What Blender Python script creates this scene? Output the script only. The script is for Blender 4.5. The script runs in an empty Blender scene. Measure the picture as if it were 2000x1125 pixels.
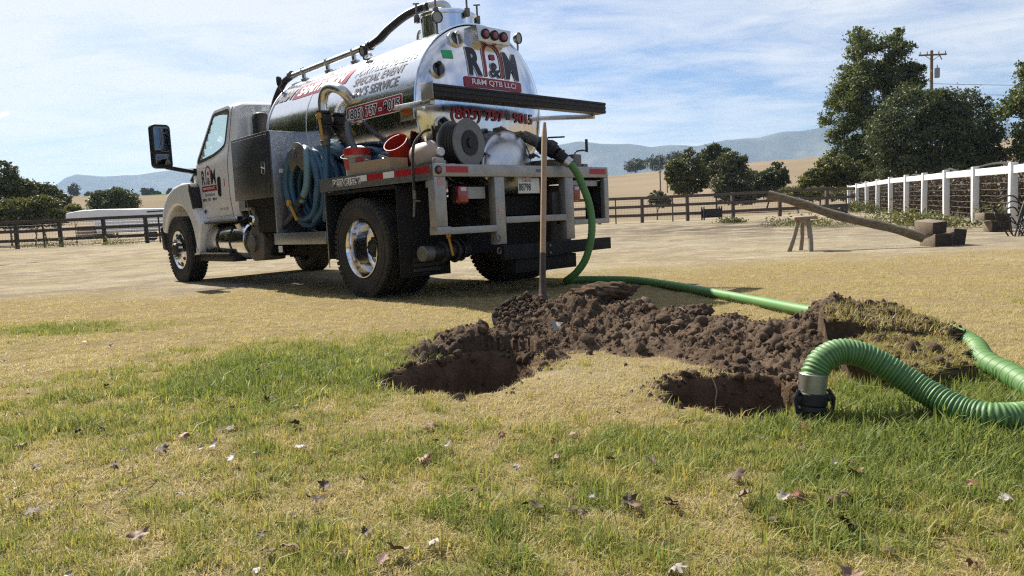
import bpy, bmesh, math, random
import numpy as np
from mathutils import Matrix, Vector, Euler
R_ = math.radians
S = bpy.context.scene
COL = S.collection
# ------------------------------------------------------------------ camera
PITCH, ROLL, CAMH = 0.0937, -0.0471, 0.738
cd = bpy.data.cameras.new('camera'); cam = bpy.data.objects.new('camera', cd); COL.objects.link(cam)
cd.sensor_width = 36.0; cd.lens = 36.0*1430/2000; cd.clip_start = 0.05; cd.clip_end = 20000
cam.matrix_world = Matrix.Translation((0, 0, CAMH)) @ Matrix.Rotation(math.pi/2-PITCH, 4, 'X') @ Matrix.Rotation(ROLL, 4, 'Z')
S.camera = cam
# ------------------------------------------------------------------ light
SUN_AZ = math.atan2(-0.611, 0.798)      # clockwise from +Y: front left of the camera
SUN_EL = R_(45)
S.view_settings.view_transform = 'Standard'; S.view_settings.look = 'None'
S.view_settings.gamma = 1.0; S.view_settings.use_curve_mapping = False
S.view_settings.exposure = 1.06
w = bpy.data.worlds.new('World'); S.world = w; w.use_nodes = True
wn, wl = w.node_tree.nodes, w.node_tree.links
def sock(v, i=0): return v if hasattr(v, 'is_output') else v.outputs[i]
class NT:
    def __init__(s, tree): s.t = tree; s.n = tree.nodes; s.l = tree.links
    def put(s, inp, v):
        if hasattr(v, 'is_output'): s.l.new(v, inp)
        elif hasattr(v, 'outputs'): s.l.new(v.outputs[0], inp)
        else:
            if hasattr(inp, 'default_value'):
                if inp.type == 'RGBA' and len(v) == 3: v = (*v, 1)
                inp.default_value = v
    def add(s, typ, props=None, **ins):
        n = s.n.new(typ)
        for k, v in (props or {}).items(): setattr(n, k, v)
        for k, v in ins.items():
            key = int(k[1:]) if k[0] == 'i' and k[1:].isdigit() else k.replace('_', ' ')
            s.put(n.inputs[key], v)
        return n
    def math(s, op, a, b=0.0, c=0.0, clamp=False):
        n = s.n.new('ShaderNodeMath'); n.operation = op; n.use_clamp = clamp
        s.put(n.inputs[0], a); s.put(n.inputs[1], b); s.put(n.inputs[2], c)
        return n.outputs[0]
    def mix(s, f, a, b, blend='MIX'):
        n = s.n.new('ShaderNodeMix'); n.data_type = 'RGBA'; n.blend_type = blend
        s.put(n.inputs[0], f); s.put(n.inputs[6], a); s.put(n.inputs[7], b)
        return n.outputs[2]
    def ramp(s, f, stops, interp='LINEAR'):
        n = s.n.new('ShaderNodeValToRGB'); cr = n.color_ramp; cr.interpolation = interp
        while len(cr.elements) < len(stops): cr.elements.new(0.5)
        for e, (p, c) in zip(cr.elements, stops):
            e.position = p; e.color = (c, c, c, 1) if isinstance(c, (int, float)) else (*c, 1)
        s.put(n.inputs[0], f); return n.outputs[0]
    def noise(s, vec, scale, detail=4, rough=.55, dist=0.0):
        n = s.n.new('ShaderNodeTexNoise'); s.put(n.inputs['Vector'], vec)
        n.inputs['Scale'].default_value = scale; n.inputs['Detail'].default_value = detail
        n.inputs['Roughness'].default_value = rough; n.inputs['Distortion'].default_value = dist
        return n.outputs[0]
W = NT(w.node_tree)
sky = W.add('ShaderNodeTexSky', dict(sky_type='NISHITA', sun_disc=False, sun_elevation=SUN_EL, sun_rotation=SUN_AZ, air_density=1.0, dust_density=1.2, ozone_density=1.6, altitude=100))
tc = W.add('ShaderNodeTexCoord')
sep = W.add('ShaderNodeSeparateXYZ', None, Vector=tc.outputs['Generated'])
zz = W.math('ADD', W.math('MAXIMUM', sep.outputs[2], 0.0), 0.10)
px_ = W.math('DIVIDE', sep.outputs[0], zz); py_ = W.math('DIVIDE', sep.outputs[1], zz)
pv = W.add('ShaderNodeCombineXYZ', None, X=W.math('MULTIPLY', px_, 0.62), Y=W.math('MULTIPLY', py_, 1.0), Z=3.7)
n1 = W.noise(pv, 0.75, 9, .62, .35)
n2 = W.noise(pv, 2.6, 7, .65, .6)
n3 = W.noise(pv, 0.22, 2, .5)
cov = W.math('ADD', W.math('MULTIPLY', n1, 0.62), W.math('MULTIPLY', n2, 0.38))
cov = W.math('ADD', cov, W.math('MULTIPLY', W.math('SUBTRACT', n3, .5), .45))
cov = W.math('ADD', W.math('ADD', cov, .025), W.math('MULTIPLY', px_, -0.032))       # the cloud bank lies to the west
cl = W.ramp(cov, [(0.41, 0.0), (0.50, 0.52), (0.61, 1.0)])
cl = W.math('MULTIPLY', cl, W.ramp(sep.outputs[2], [(0.0, .75), (0.06, 0.9), (.12, 1.0)]))
skyc = W.mix(1.0, sky.outputs[0], (.58, .79, 1.10), 'MULTIPLY')
clc = W.mix(.10, (9.0, 9.1, 9.3), sky.outputs[0])
mixc = W.mix(W.math('MULTIPLY', cl, .92), skyc, clc)
bg = wn.get('Background') or W.add('ShaderNodeBackground')
wl.new(mixc, bg.inputs[0]); bg.inputs[1].default_value = 0.050
out = wn.get('World Output') or W.add('ShaderNodeOutputWorld')
wl.new(bg.outputs[0], out.inputs[0])
sl = bpy.data.lights.new('sun', 'SUN'); sun = bpy.data.objects.new('sun', sl); COL.objects.link(sun)
sl.energy = 5.0; sl.angle = R_(0.55); sl.color = (1.0, .94, .83)
sdir = Vector((math.sin(SUN_AZ)*math.cos(SUN_EL), math.cos(SUN_AZ)*math.cos(SUN_EL), math.sin(SUN_EL)))
sun.rotation_euler = sdir.to_track_quat('Z', 'Y').to_euler(); sun.location = sdir*60
S.cycles.max_bounces = 8; S.cycles.diffuse_bounces = 3; S.cycles.glossy_bounces = 4; S.cycles.transmission_bounces = 5
S.cycles.transparent_max_bounces = 12; S.cycles.volume_bounces = 0; S.cycles.use_fast_gi = False
S.cycles.volume_max_steps = 64
S.cycles.sample_clamp_indirect = 2.0; S.cycles.filter_width = 1.25
S.cycles.caustics_reflective = False; S.cycles.caustics_refractive = False; S.cycles.blur_glossy = 1.0
S.cycles.use_denoising = False; S.cycles.use_adaptive_sampling = False
# ------------------------------------------------------------------ mesh helpers
def vnoise(P, seed=0):
    """value noise for an (n,3) array, 0..1"""
    P = np.asarray(P, float); i = np.floor(P).astype(np.int64); f = P-i; f = f*f*(3-2*f)
    def h(a, b, c):
        n = (a*374761393+b*668265263+c*2147483647+seed*974634777) & 0xffffffff
        n = ((n ^ (n >> 13))*1274126177) & 0xffffffff
        return ((n ^ (n >> 16)) & 0xffff)/65535.0
    r = 0
    for dx in (0, 1):
        for dy in (0, 1):
            for dz in (0, 1):
                wgt = (f[:, 0] if dx else 1-f[:, 0])*(f[:, 1] if dy else 1-f[:, 1])*(f[:, 2] if dz else 1-f[:, 2])
                r = r+wgt*h(i[:, 0]+dx, i[:, 1]+dy, i[:, 2]+dz)
    return r
def fbm(P, octv=4, seed=0, gain=.5):
    P = np.asarray(P, float); a, s, t = 1.0, 0.0, 0.0
    for o in range(octv):
        s = s+a*vnoise(P*2**o+o*17.3, seed+o); t += a; a *= gain
    return s/t
def fbm2(x, y, scale, octv=4, seed=0, gain=.5):
    sh = np.shape(x); P = np.stack([np.ravel(x)*scale, np.ravel(y)*scale, np.zeros(np.size(x))+.37], 1)
    return fbm(P, octv, seed, gain).reshape(sh)
def sstep(a, b, x): t = np.clip((x-a)/(b-a), 0, 1); return t*t*(3-2*t)
def frame(d):
    d = Vector(d).normalized(); u = d.cross(Vector((0, 0, 1)))
    if u.length < 1e-4: u = d.cross(Vector((0, 1, 0)))
    u.normalize(); return u, u.cross(d).normalized(), d
def catmull(P, per=8, closed=False):
    P = [Vector(p) for p in P]; out = []; n = len(P)
    for i in range(n if closed else n-1):
        if closed: a, b, c, d = P[i-1], P[i], P[(i+1) % n], P[(i+2) % n]
        else: a, b, c, d = P[max(i-1, 0)], P[i], P[i+1], P[min(i+2, n-1)]
        for k in range(per):
            t = k/per
            out.append(.5*((2*b)+(c-a)*t+(2*a-5*b+4*c-d)*t*t+(3*b-a-3*c+d)*t**3))
    if not closed: out.append(P[-1])
    return out
def resample(pts, step):
    out = [pts[0].copy()]; acc = 0.0
    for a, b in zip(pts, pts[1:]):
        L = (b-a).length; t = step-acc
        while t <= L: out.append(a.lerp(b, t/L)); t += step
        acc = L-(t-step)
    return out
class MB:
    def __init__(s): s.v = []; s.f = []
    def add(s, vs, fs, M=None):
        o = len(s.v)
        s.v += [tuple(M @ Vector(v)) if M is not None else tuple(v) for v in vs]
        s.f += [tuple(i+o for i in f) for f in fs]; return s
    def bm(s, bm, M=None):
        bm.verts.ensure_lookup_table(); bm.verts.index_update()
        s.add([v.co.copy() for v in bm.verts], [[v.index for v in f.verts] for f in bm.faces], M); bm.free(); return s
    def box(s, c, d, bev=0.0, rot=None, seg=2):
        bm = bmesh.new(); bmesh.ops.create_cube(bm, size=1.0, matrix=Matrix.Diagonal((*d, 1)))
        if bev > 0: bmesh.ops.bevel(bm, geom=bm.edges[:], offset=bev, segments=seg, affect='EDGES', profile=.5)
        M = Matrix.Translation(c)
        if rot is not None: M = M @ (rot if isinstance(rot, Matrix) else Euler(rot).to_matrix().to_4x4())
        return s.bm(bm, M)
    def b2(s, x0, x1, y0, y1, z0, z1, bev=0.0, seg=2):
        return s.box(((x0+x1)/2, (y0+y1)/2, (z0+z1)/2), (abs(x1-x0), abs(y1-y0), abs(z1-z0)), bev, None, seg)
    def bar(s, a, b, wd, ht, bev=0.0):
        a, b = Vector(a), Vector(b); u, v, d = frame(b-a)
        M = Matrix((u, v, d)).transposed().to_4x4()
        return s.box((a+b)/2, (wd, ht, (b-a).length), bev, M)
    def lathe(s, prof, org, axis, n=24, close=False):
        """prof: list of (radius, along axis)"""
        u, v, d = frame(axis); org = Vector(org); vs = []; m = len(prof)
        for k in range(n):
            a = 2*math.pi*k/n; c, q = math.cos(a), math.sin(a)
            for r, t in prof: vs.append(org+d*t+(u*c+v*q)*max(r, 1e-5))
        fs = []
        for k in range(n):
            k2 = (k+1) % n
            for i in range(m-1 if not close else m):
                j = (i+1) % m; fs.append((k*m+i, k2*m+i, k2*m+j, k*m+j))
        return s.add(vs, fs)
    def cyl(s, a, b, r, r2=None, n=16, ch=0.0):
        a, b = Vector(a), Vector(b); L = (b-a).length; r2 = r if r2 is None else r2
        pr = [(0, 0), (r-ch, 0), (r, ch), (r2, L-ch), (r2-ch, L), (0, L)] if ch > 0 else [(0, 0), (r, 0), (r2, L), (0, L)]
        return s.lathe(pr, a, b-a, n)
    def tube(s, pts, r, n=10, cap=True, closed=False):
        pts = [Vector(p) for p in pts]; m = len(pts); vs = []; fs = []
        rr = r if hasattr(r, '__len__') else [r]*m
        t0 = (pts[1]-pts[0]).normalized(); u, v, _ = frame(t0)
        for i, p in enumerate(pts):
            t = ((pts[(i+1) % m] if closed or i < m-1 else p)-(pts[i-1] if closed or i > 0 else p)).normalized()
            u = (u-t*u.dot(t)); u.normalize(); v = t.cross(u)
            for k in range(n):
                a = 2*math.pi*k/n; vs.append(p+(u*math.cos(a)+v*math.sin(a))*rr[i])
        for i in range(m if closed else m-1):
            j = (i+1) % m
            for k in range(n): fs.append((i*n+k, i*n+(k+1) % n, j*n+(k+1) % n, j*n+k))
        if cap and not closed: fs += [tuple(range(n))[::-1], tuple((m-1)*n+k for k in range(n))]
        return s.add(vs, fs)
    def torus(s, c, axis, R, r, n=32, m=8):
        return s.lathe([(R+r*math.cos(2*math.pi*k/m), r*math.sin(2*math.pi*k/m)) for k in range(m)], c, axis, n, True)
    def prism(s, poly, fn, t0, t1, bev=0.0, seg=2):
        """polygon (a,b) extruded; fn(a,b,t) -> xyz"""
        n = len(poly); bm = bmesh.new()
        A = [bm.verts.new(fn(a, b, t0)) for a, b in poly]; B = [bm.verts.new(fn(a, b, t1)) for a, b in poly]
        bm.faces.new(A); top = bm.faces.new(B[::-1])
        for i in range(n): bm.faces.new((A[i], B[i], B[(i+1) % n], A[(i+1) % n]))
        bmesh.ops.recalc_face_normals(bm, faces=bm.faces[:])
        if bev > 0: bmesh.ops.bevel(bm, geom=list(top.edges), offset=bev, segments=seg, affect='EDGES', profile=.5)
        bmesh.ops.triangulate(bm, faces=[f for f in bm.faces if len(f.verts) > 4])
        return s.bm(bm)
    def mesh(s, name, mat=None, smooth=38):
        me = bpy.data.meshes.new(name); me.from_pydata(s.v, [], s.f); me.update()
        bm = bmesh.new(); bm.from_mesh(me); bmesh.ops.recalc_face_normals(bm, faces=bm.faces[:]); bm.to_mesh(me); bm.free()
        if mat: me.materials.append(mat)
        if smooth: me.shade_smooth(); me.set_sharp_from_angle(angle=R_(smooth))
        return me
    def build(s, name, mat, parent=None, smooth=38, **tags):
        o = bpy.data.objects.new(name, s.mesh(name, mat, smooth)); COL.objects.link(o)
        if parent is not None: o.parent = parent
        for k, v in tags.items(): o[k] = v
        return o
def np_mesh(name, V, Fc, mat, parent=None, smooth=True, attrs=None, **tags):
    me = bpy.data.meshes.new(name); V = np.asarray(V, np.float32); Fc = np.asarray(Fc, np.int32)
    k = Fc.shape[1]; nf = len(Fc)
    me.vertices.add(len(V)); me.vertices.foreach_set('co', V.ravel())
    me.loops.add(nf*k); me.loops.foreach_set('vertex_index', Fc.ravel())
    me.polygons.add(nf); me.polygons.foreach_set('loop_start', np.arange(nf, dtype=np.int32)*k)
    me.update(calc_edges=True)
    if smooth: me.shade_smooth()
    for an, arr in (attrs or {}).items():
        at = me.attributes.new(an, 'FLOAT', 'POINT'); at.data.foreach_set('value', np.asarray(arr, np.float32))
    if mat: me.materials.append(mat)
    o = bpy.data.objects.new(name, me); COL.objects.link(o)
    if parent is not None: o.parent = parent
    for kk, v in tags.items(): o[kk] = v
    return o
def empty(name, loc=(0, 0, 0), rz=0.0, **tags):
    o = bpy.data.objects.new(name, None); COL.objects.link(o); o.location = loc; o.rotation_euler = (0, 0, rz); o.empty_display_size = .2
    for k, v in tags.items(): o[k] = v
    return o
def grid_faces(nx, ny):
    i, j = np.meshgrid(np.arange(nx-1), np.arange(ny-1), indexing='ij'); a = (i*ny+j).ravel()
    return np.stack([a, a+ny, a+ny+1, a+1], 1)
_txt = {}
def text2d(body, size=1.0, bold=0.0, shear=0.0, spacing=1.0, cuts=0):
    """flat lettering as (verts2d, faces), centred on x, baseline at 0"""
    c = bpy.data.curves.new('t', 'FONT'); c.body = body; c.size = size; c.offset = bold; c.shear = shear; c.align_x = 'CENTER'
    c.space_character = spacing; c.resolution_u = 4; c.fill_mode = 'FRONT'
    o = bpy.data.objects.new('t', c); COL.objects.link(o); dg = bpy.context.evaluated_depsgraph_get(); dg.update()
    me = bpy.data.meshes.new_from_object(o.evaluated_get(dg))
    bm = bmesh.new(); bm.from_mesh(me)
    if cuts:
        zs = [v.co.y for v in bm.verts]; xs = [v.co.x for v in bm.verts]
        for k in range(1, cuts):
            y = min(zs)+(max(zs)-min(zs))*k/cuts
            bmesh.ops.bisect_plane(bm, geom=bm.verts[:]+bm.edges[:]+bm.faces[:], plane_co=(0, y, 0), plane_no=(0, 1, 0))
        nx = max(2, int(cuts*(max(xs)-min(xs))/max(max(zs)-min(zs), 1e-6)))
        for k in range(1, nx): bmesh.ops.bisect_plane(bm, geom=bm.verts[:]+bm.edges[:]+bm.faces[:], plane_co=(min(xs)+(max(xs)-min(xs))*k/nx, 0, 0), plane_no=(1, 0, 0))
    bm.verts.index_update()
    V = [(v.co.x, v.co.y) for v in bm.verts]; Fc = [[v.index for v in f.verts] for f in bm.faces]; bm.free()
    bpy.data.objects.remove(o); bpy.data.curves.remove(c); bpy.data.meshes.remove(me)
    return V, Fc
def text_on(body, size, fn, name, mat, parent, fit=None, **kw):
    """fn(u,v)->xyz ; fit = target (width,height) of the letters"""
    V, Fc = text2d(body, size, **kw)
    if fit:
        xs = [v[0] for v in V]; ys = [v[1] for v in V]; cx = (min(xs)+max(xs))/2; y0 = min(ys)
        sx = fit[0]/(max(xs)-min(xs)); sy = fit[1]/(max(ys)-y0)
        V = [((x-cx)*sx, (y-y0)*sy) for x, y in V]
    m = MB(); m.add([fn(u, v) for u, v in V], Fc)
    me = bpy.data.meshes.new(name); me.from_pydata(m.v, [], m.f); me.update(); me.materials.append(mat)
    o = bpy.data.objects.new(name, me); COL.objects.link(o); o.parent = parent
    return o
def rrect(w_, h_, r, n=5):
    P = []
    for cx, cy, a0 in ((w_/2-r, h_/2-r, 0), (-w_/2+r, h_/2-r, 90), (-w_/2+r, -h_/2+r, 180), (w_/2-r, -h_/2+r, 270)):
        for k in range(n+1): a = R_(a0+90*k/n); P.append((cx+r*math.cos(a), cy+r*math.sin(a)))
    return P
def round_poly(P, r, n=4):
    out = []; m = len(P)
    for i in range(m):
        p = Vector(P[i]); a = Vector(P[i-1])-p; b = Vector(P[(i+1) % m])-p
        rr = min(r, a.length*.45, b.length*.45); A = p+a.normalized()*rr; B = p+b.normalized()*rr
        for k in range(n+1): t = k/n; out.append(tuple(A*(1-t)**2+p*2*t*(1-t)+B*t*t))
    return out
# ------------------------------------------------------------------ materials
MATS = {}
def M_(name, col, rough=.5, metal=0.0, var=0.0, vscale=6.0, bump=0.0, bscale=40.0, coat=0.0, trans=0.0, spec=.5, col2=None, detail=5, dirt=None, stretch=None, rvar=0.0, alpha=None):
    if name in MATS: return MATS[name]
    m = bpy.data.materials.new(name); m.use_nodes = True; T = NT(m.node_tree); b = m.node_tree.nodes['Principled BSDF']
    tc = T.add('ShaderNodeTexCoord'); vec = tc.outputs['Object']
    if stretch: vec = T.add('ShaderNodeMapping', None, Vector=vec, Scale=stretch).outputs[0]
    c = (*col, 1)
    if var > 0 or col2:
        n = T.noise(vec, vscale, detail, .6)
        f = T.ramp(n, [(.32, 0.0), (.68, 1.0)])
        c2 = col2 if col2 else tuple(x*(1-var) for x in col)
        c = T.mix(f, col, c2)
    if dirt:
        n = T.noise(tc.outputs['Object'], dirt[1], 6, .65); f = T.math('MULTIPLY', T.ramp(n, [(.45, 0.0), (.75, 1.0)]), dirt[2]); c = T.mix(f, c, dirt[0])
    T.put(b.inputs['Base Color'], c)
    b.inputs['Roughness'].default_value = rough; b.inputs['Metallic'].default_value = metal
    if rvar: T.put(b.inputs['Roughness'], T.math('ADD', rough-rvar*.5, T.math('MULTIPLY', T.noise(vec, vscale*2.3, 5), rvar)))
    b.inputs['Specular IOR Level'].default_value = spec
    if coat: b.inputs['Coat Weight'].default_value = coat; b.inputs['Coat Roughness'].default_value = .06
    if trans: b.inputs['Transmission Weight'].default_value = trans
    if bump: T.put(b.inputs['Normal'], T.add('ShaderNodeBump', None, Strength=bump, Distance=.01, Height=T.noise(vec, bscale, 6, .6)))
    MATS[name] = m; return m
def leafmat(name, cols, trans=.35, rough=.55, island=True, attr=None):
    m = bpy.data.materials.new(name); m.use_nodes = True; T = NT(m.node_tree); b = m.node_tree.nodes['Principled BSDF']
    if attr: r = T.add('ShaderNodeAttribute', dict(attribute_type='INSTANCER', attribute_name=attr)).outputs['Fac']
    else: r = T.add('ShaderNodeNewGeometry').outputs['Random Per Island']
    c = T.ramp(r, [(i/(max(len(cols)-1, 1)), cc) for i, cc in enumerate(cols)])
    n = T.noise(T.add('ShaderNodeTexCoord').outputs['Object'], 1.1, 3); c = T.mix(T.math('MULTIPLY', n, .35), c, (.03, .035, .012))
    T.put(b.inputs['Base Color'], c); b.inputs['Roughness'].default_value = rough; b.inputs['Specular IOR Level'].default_value = .35
    tr = T.add('ShaderNodeBsdfTranslucent', None, Color=T.mix(1.0, c, (1.25, 1.2, .7), 'MULTIPLY'))
    mx = T.add('ShaderNodeMixShader', None, i0=trans, i1=b.outputs[0], i2=tr.outputs[0])
    T.l.new(mx.outputs[0], m.node_tree.nodes['Material Output'].inputs[0]); MATS[name] = m; return m
WHITE = M_('white_paint', (.80, .80, .79), .30, var=.03, vscale=3, coat=.5, dirt=((.55, .51, .45), 2.5, .16))
CHROME = M_('polished_metal', (.80, .80, .81), .15, 1.0, rvar=.08, vscale=14)
ALU = M_('aluminium', (.66, .66, .66), .36, 1.0, var=.12, vscale=9, dirt=((.34, .31, .27), 5, .4), rvar=.2)
ALUPAINT = M_('weathered_aluminium', (.38, .38, .37), .5, .55, var=.22, vscale=11, dirt=((.27, .24, .2), 6, .5), bump=.05)
GALV = M_('galvanised_steel', (.40, .42, .45), .38, .85, var=.35, vscale=28, rvar=.25)
DIAM = M_('dark_tread_plate', (.17, .175, .19), .42, .7, var=.25, vscale=14, bump=.06, bscale=120)
BLACKP = M_('black_plastic', (.013, .013, .015), .5, bump=.05, bscale=90, spec=.35)
BLACKM = M_('black_steel', (.022, .022, .025), .55, .2, var=.3, vscale=9, dirt=((.10, .085, .065), 7, .5))
RUB = M_('tyre_rubber', (.022, .021, .021), .72, var=.3, vscale=8, dirt=((.10, .085, .065), 4.5, .55), bump=.06, bscale=60)
GREYM = M_('grey_casting', (.20, .19, .175), .55, .6, var=.35, vscale=14, bump=.08, bscale=70)
REDL = M_('red_lens', (.22, .010, .014), .18, coat=.6, spec=.6)
REDT = M_('red_reflective_tape', (.36, .014, .02), .35)
WHT = M_('white_reflective_tape', (.72, .73, .72), .4)
MAROON = M_('maroon_vinyl', (.27, .018, .035), .35)
NAVY = M_('navy_vinyl', (.012, .014, .03), .35)
WVIN = M_('white_vinyl', (.80, .80, .80), .4)
GREYV = M_('grey_vinyl', (.12, .12, .13), .35)
RUBH = M_('black_hose_rubber', (.016, .016, .017), .5)
UNDER = M_('underbody_black', (.009, .009, .010), .75, var=.3, vscale=9, dirt=((.030, .026, .022), 7, .35), spec=.3)
TOOLD = M_('dark_smooth_steel', (.12, .125, .135), .34, .7, var=.3, vscale=7, rvar=.15)
YEL = M_('yellow_handle', (.55, .30, .04), .5, var=.2, vscale=20)
GLASSD = M_('dark_glass', (.02, .025, .03), .03, 0.0, spec=.9)
MIRR = M_('mirror_glass', (.16, .17, .18), .03, 1.0)
# ------------------------------------------------------------------ terrain
def gauss(x, y, cx, cy, sx, sy=None, rot=0.0):
    sy = sy or sx; c, s = math.cos(rot), math.sin(rot); dx, dy = x-cx, y-cy
    return np.exp(-(((dx*c+dy*s)/sx)**2+((-dx*s+dy*c)/sy)**2))
HOLE_L = [(-.72, 3.36), (-.64, 3.62), (-.50, 3.86), (-.36, 4.04), (-.16, 4.12), (.06, 4.02), (.15, 3.74), (.10, 3.40), (-.08, 3.12), (-.26, 3.03), (-.46, 3.14), (-.60, 3.26)]
HOLE_R = [(.555, 2.93), (.63, 3.10), (.75, 3.20), (.95, 3.19), (1.12, 3.12), (1.20, 2.98), (1.14, 2.78), (1.02, 2.63), (.92, 2.50), (.79, 2.53), (.66, 2.66), (.57, 2.80)]
def sdf_poly(x, y, P):
    """signed distance, negative inside"""
    x = np.asarray(x, float); y = np.asarray(y, float); d = np.full(x.shape, 1e9); ins = np.zeros(x.shape, bool)
    for i in range(len(P)):
        (x0, y0), (x1, y1) = P[i-1], P[i]; ex, ey = x1-x0, y1-y0
        t = np.clip(((x-x0)*ex+(y-y0)*ey)/(ex*ex+ey*ey), 0, 1); d = np.minimum(d, np.hypot(x-x0-t*ex, y-y0-t*ey))
        c = (y0 > y) != (y1 > y); ins ^= c & (x < ex*(y-y0)/(ey if abs(ey) > 1e-9 else 1e-9)+x0)
    return np.where(ins, -d, d)
def far_height(x, y):
    d = np.hypot(x, y); az = np.degrees(np.arctan2(x, np.maximum(y, 1e-3)))
    hgt = np.interp(az, [-40, -30, -20, 0, 8, 14, 20, 26, 40], [17, 16.5, 16.5, 16.5, 17, 18.2, 19.6, 20.5, 22])
    up = hgt*sstep(48, 350, d)*np.where(y > 0, 1, .25); return up*(1-.75*sstep(420, 900, d))
def H(x, y):
    x = np.asarray(x, float); y = np.asarray(y, float)
    z = sstep(11, 32, y)*np.interp(x, [-26, -12, 6, 20], [.46, .40, .26, .26])
    z = z+far_height(x, y)+(fbm2(x, y, .02, 3, 5)-.5)*sstep(60, 200, np.hypot(x, y))*3.0
    near = np.hypot(x, y-4)
    z = z+(fbm2(x, y, 2.2, 3, 11)-.5)*.030*sstep(.2, 1.0, near)+(fbm2(x, y, .35, 2, 12)-.5)*.05*sstep(5, 12, near)
    return z
def hole_depth(x, y):
    wob = (fbm2(x, y, 9, 3, 21)-.5)*.09
    out = np.zeros(np.shape(x))
    for P, dep in ((HOLE_L, .36), (HOLE_R, .42)):
        s = sdf_poly(x, y, P)+wob
        out = np.minimum(out, -dep*sstep(0.0, -.11, s)*(1+.25*(fbm2(x, y, 14, 3, 22)-.5)))
    return out
def axis(fine0, fine1, step, lo, hi, g=1.09):
    a = list(np.arange(fine0, fine1+1e-6, step)); s = step
    while a[-1] < hi: s *= g; a.append(a[-1]+s)
    s = step; b = []; t = fine0
    while t > lo: s *= g; t -= s; b.append(t)
    return np.array(b[::-1]+a)
gx = axis(-1.0, 2.5, .016, -7000, 7000, 1.085); gy = axis(2.2, 4.4, .016, -900, 9000, 1.085)
GX, GY = np.meshgrid(gx, gy, indexing='ij'); hd_ = hole_depth(GX, GY)
jit = (hd_ < -.012)
H0 = H(GX, GY)
GX = np.where(jit, GX+(fbm2(GX, GY, 30, 2, 81)-.5)*.045, GX); GY = np.where(jit, GY+(fbm2(GX, GY, 30, 2, 82)-.5)*.045, GY)
GZ = H0+hd_+np.where(hd_ < -.02, (fbm2(GX, GY, 38, 3, 31)-.5)*.05, 0)
def green_mask(x, y):
    """how green the turf is: irrigated patches in the lawn"""
    f = fbm2(x, y, 1.1, 3, 41); f2 = .55*fbm2(x, y, 3.7, 3, 42)+.45*fbm2(x, y, 10.0, 2, 43)
    g = 1.0*gauss(x, y, -1.25, 3.70, 1.05, .85)+.8*gauss(x, y, -3.9, 6.05, 1.0, .42, -.2)+1.2*gauss(x, y, 1.40, 2.22, .50, .38)+.75*gauss(x, y, 1.75, 2.85, .45, .4)
    g = g+.40*sstep(3.3, 2.4, y)-.45*gauss(x, y, .35, 3.0, .75, .42)+.22*gauss(x, y, -.6, 4.7, .8, .5)
    return np.clip(g*(.45+1.1*f)+(f2-.5)*1.7*sstep(8, 3, y)+.02, 0, 1)
def bare_mask(x, y):
    """0 turf .. 1 pale trodden dirt"""
    f = fbm2(x, y, .5, 4, 51)
    a = sstep(8.2, 10.5, y+1.2*(f-.5)*4-.10*x*np.where(x > 0, 1, .35)) 
    b = .55*gauss(x, y, .30, 3.38, .42, .26)*(.5+fbm2(x, y, 6, 3, 57))
    return np.clip(a*(.55+.8*(f-.2))+b, 0, 1)
BARE = bare_mask(GX, GY); GREEN = green_mask(GX, GY)
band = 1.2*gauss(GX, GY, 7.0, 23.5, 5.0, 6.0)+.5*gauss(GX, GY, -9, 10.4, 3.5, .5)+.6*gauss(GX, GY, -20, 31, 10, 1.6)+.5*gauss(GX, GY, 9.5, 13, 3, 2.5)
rimL = sdf_poly(GX, GY, HOLE_L); rimR = sdf_poly(GX, GY, HOLE_R); rim = np.maximum(sstep(.16, .03, rimL+(fbm2(GX, GY, 7, 3, 66)-.5)*.22)*sstep(3.3, 3.8, GY), sstep(.13, .02, rimR+(fbm2(GX, GY, 8, 3, 67)-.5)*.18)*sstep(2.6, 3.1, GY+.3*(GX-.8)))
soil = np.clip(np.maximum(np.maximum(sstep(-.004, -.03, hd_), rim), 0), 0, 1)
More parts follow.
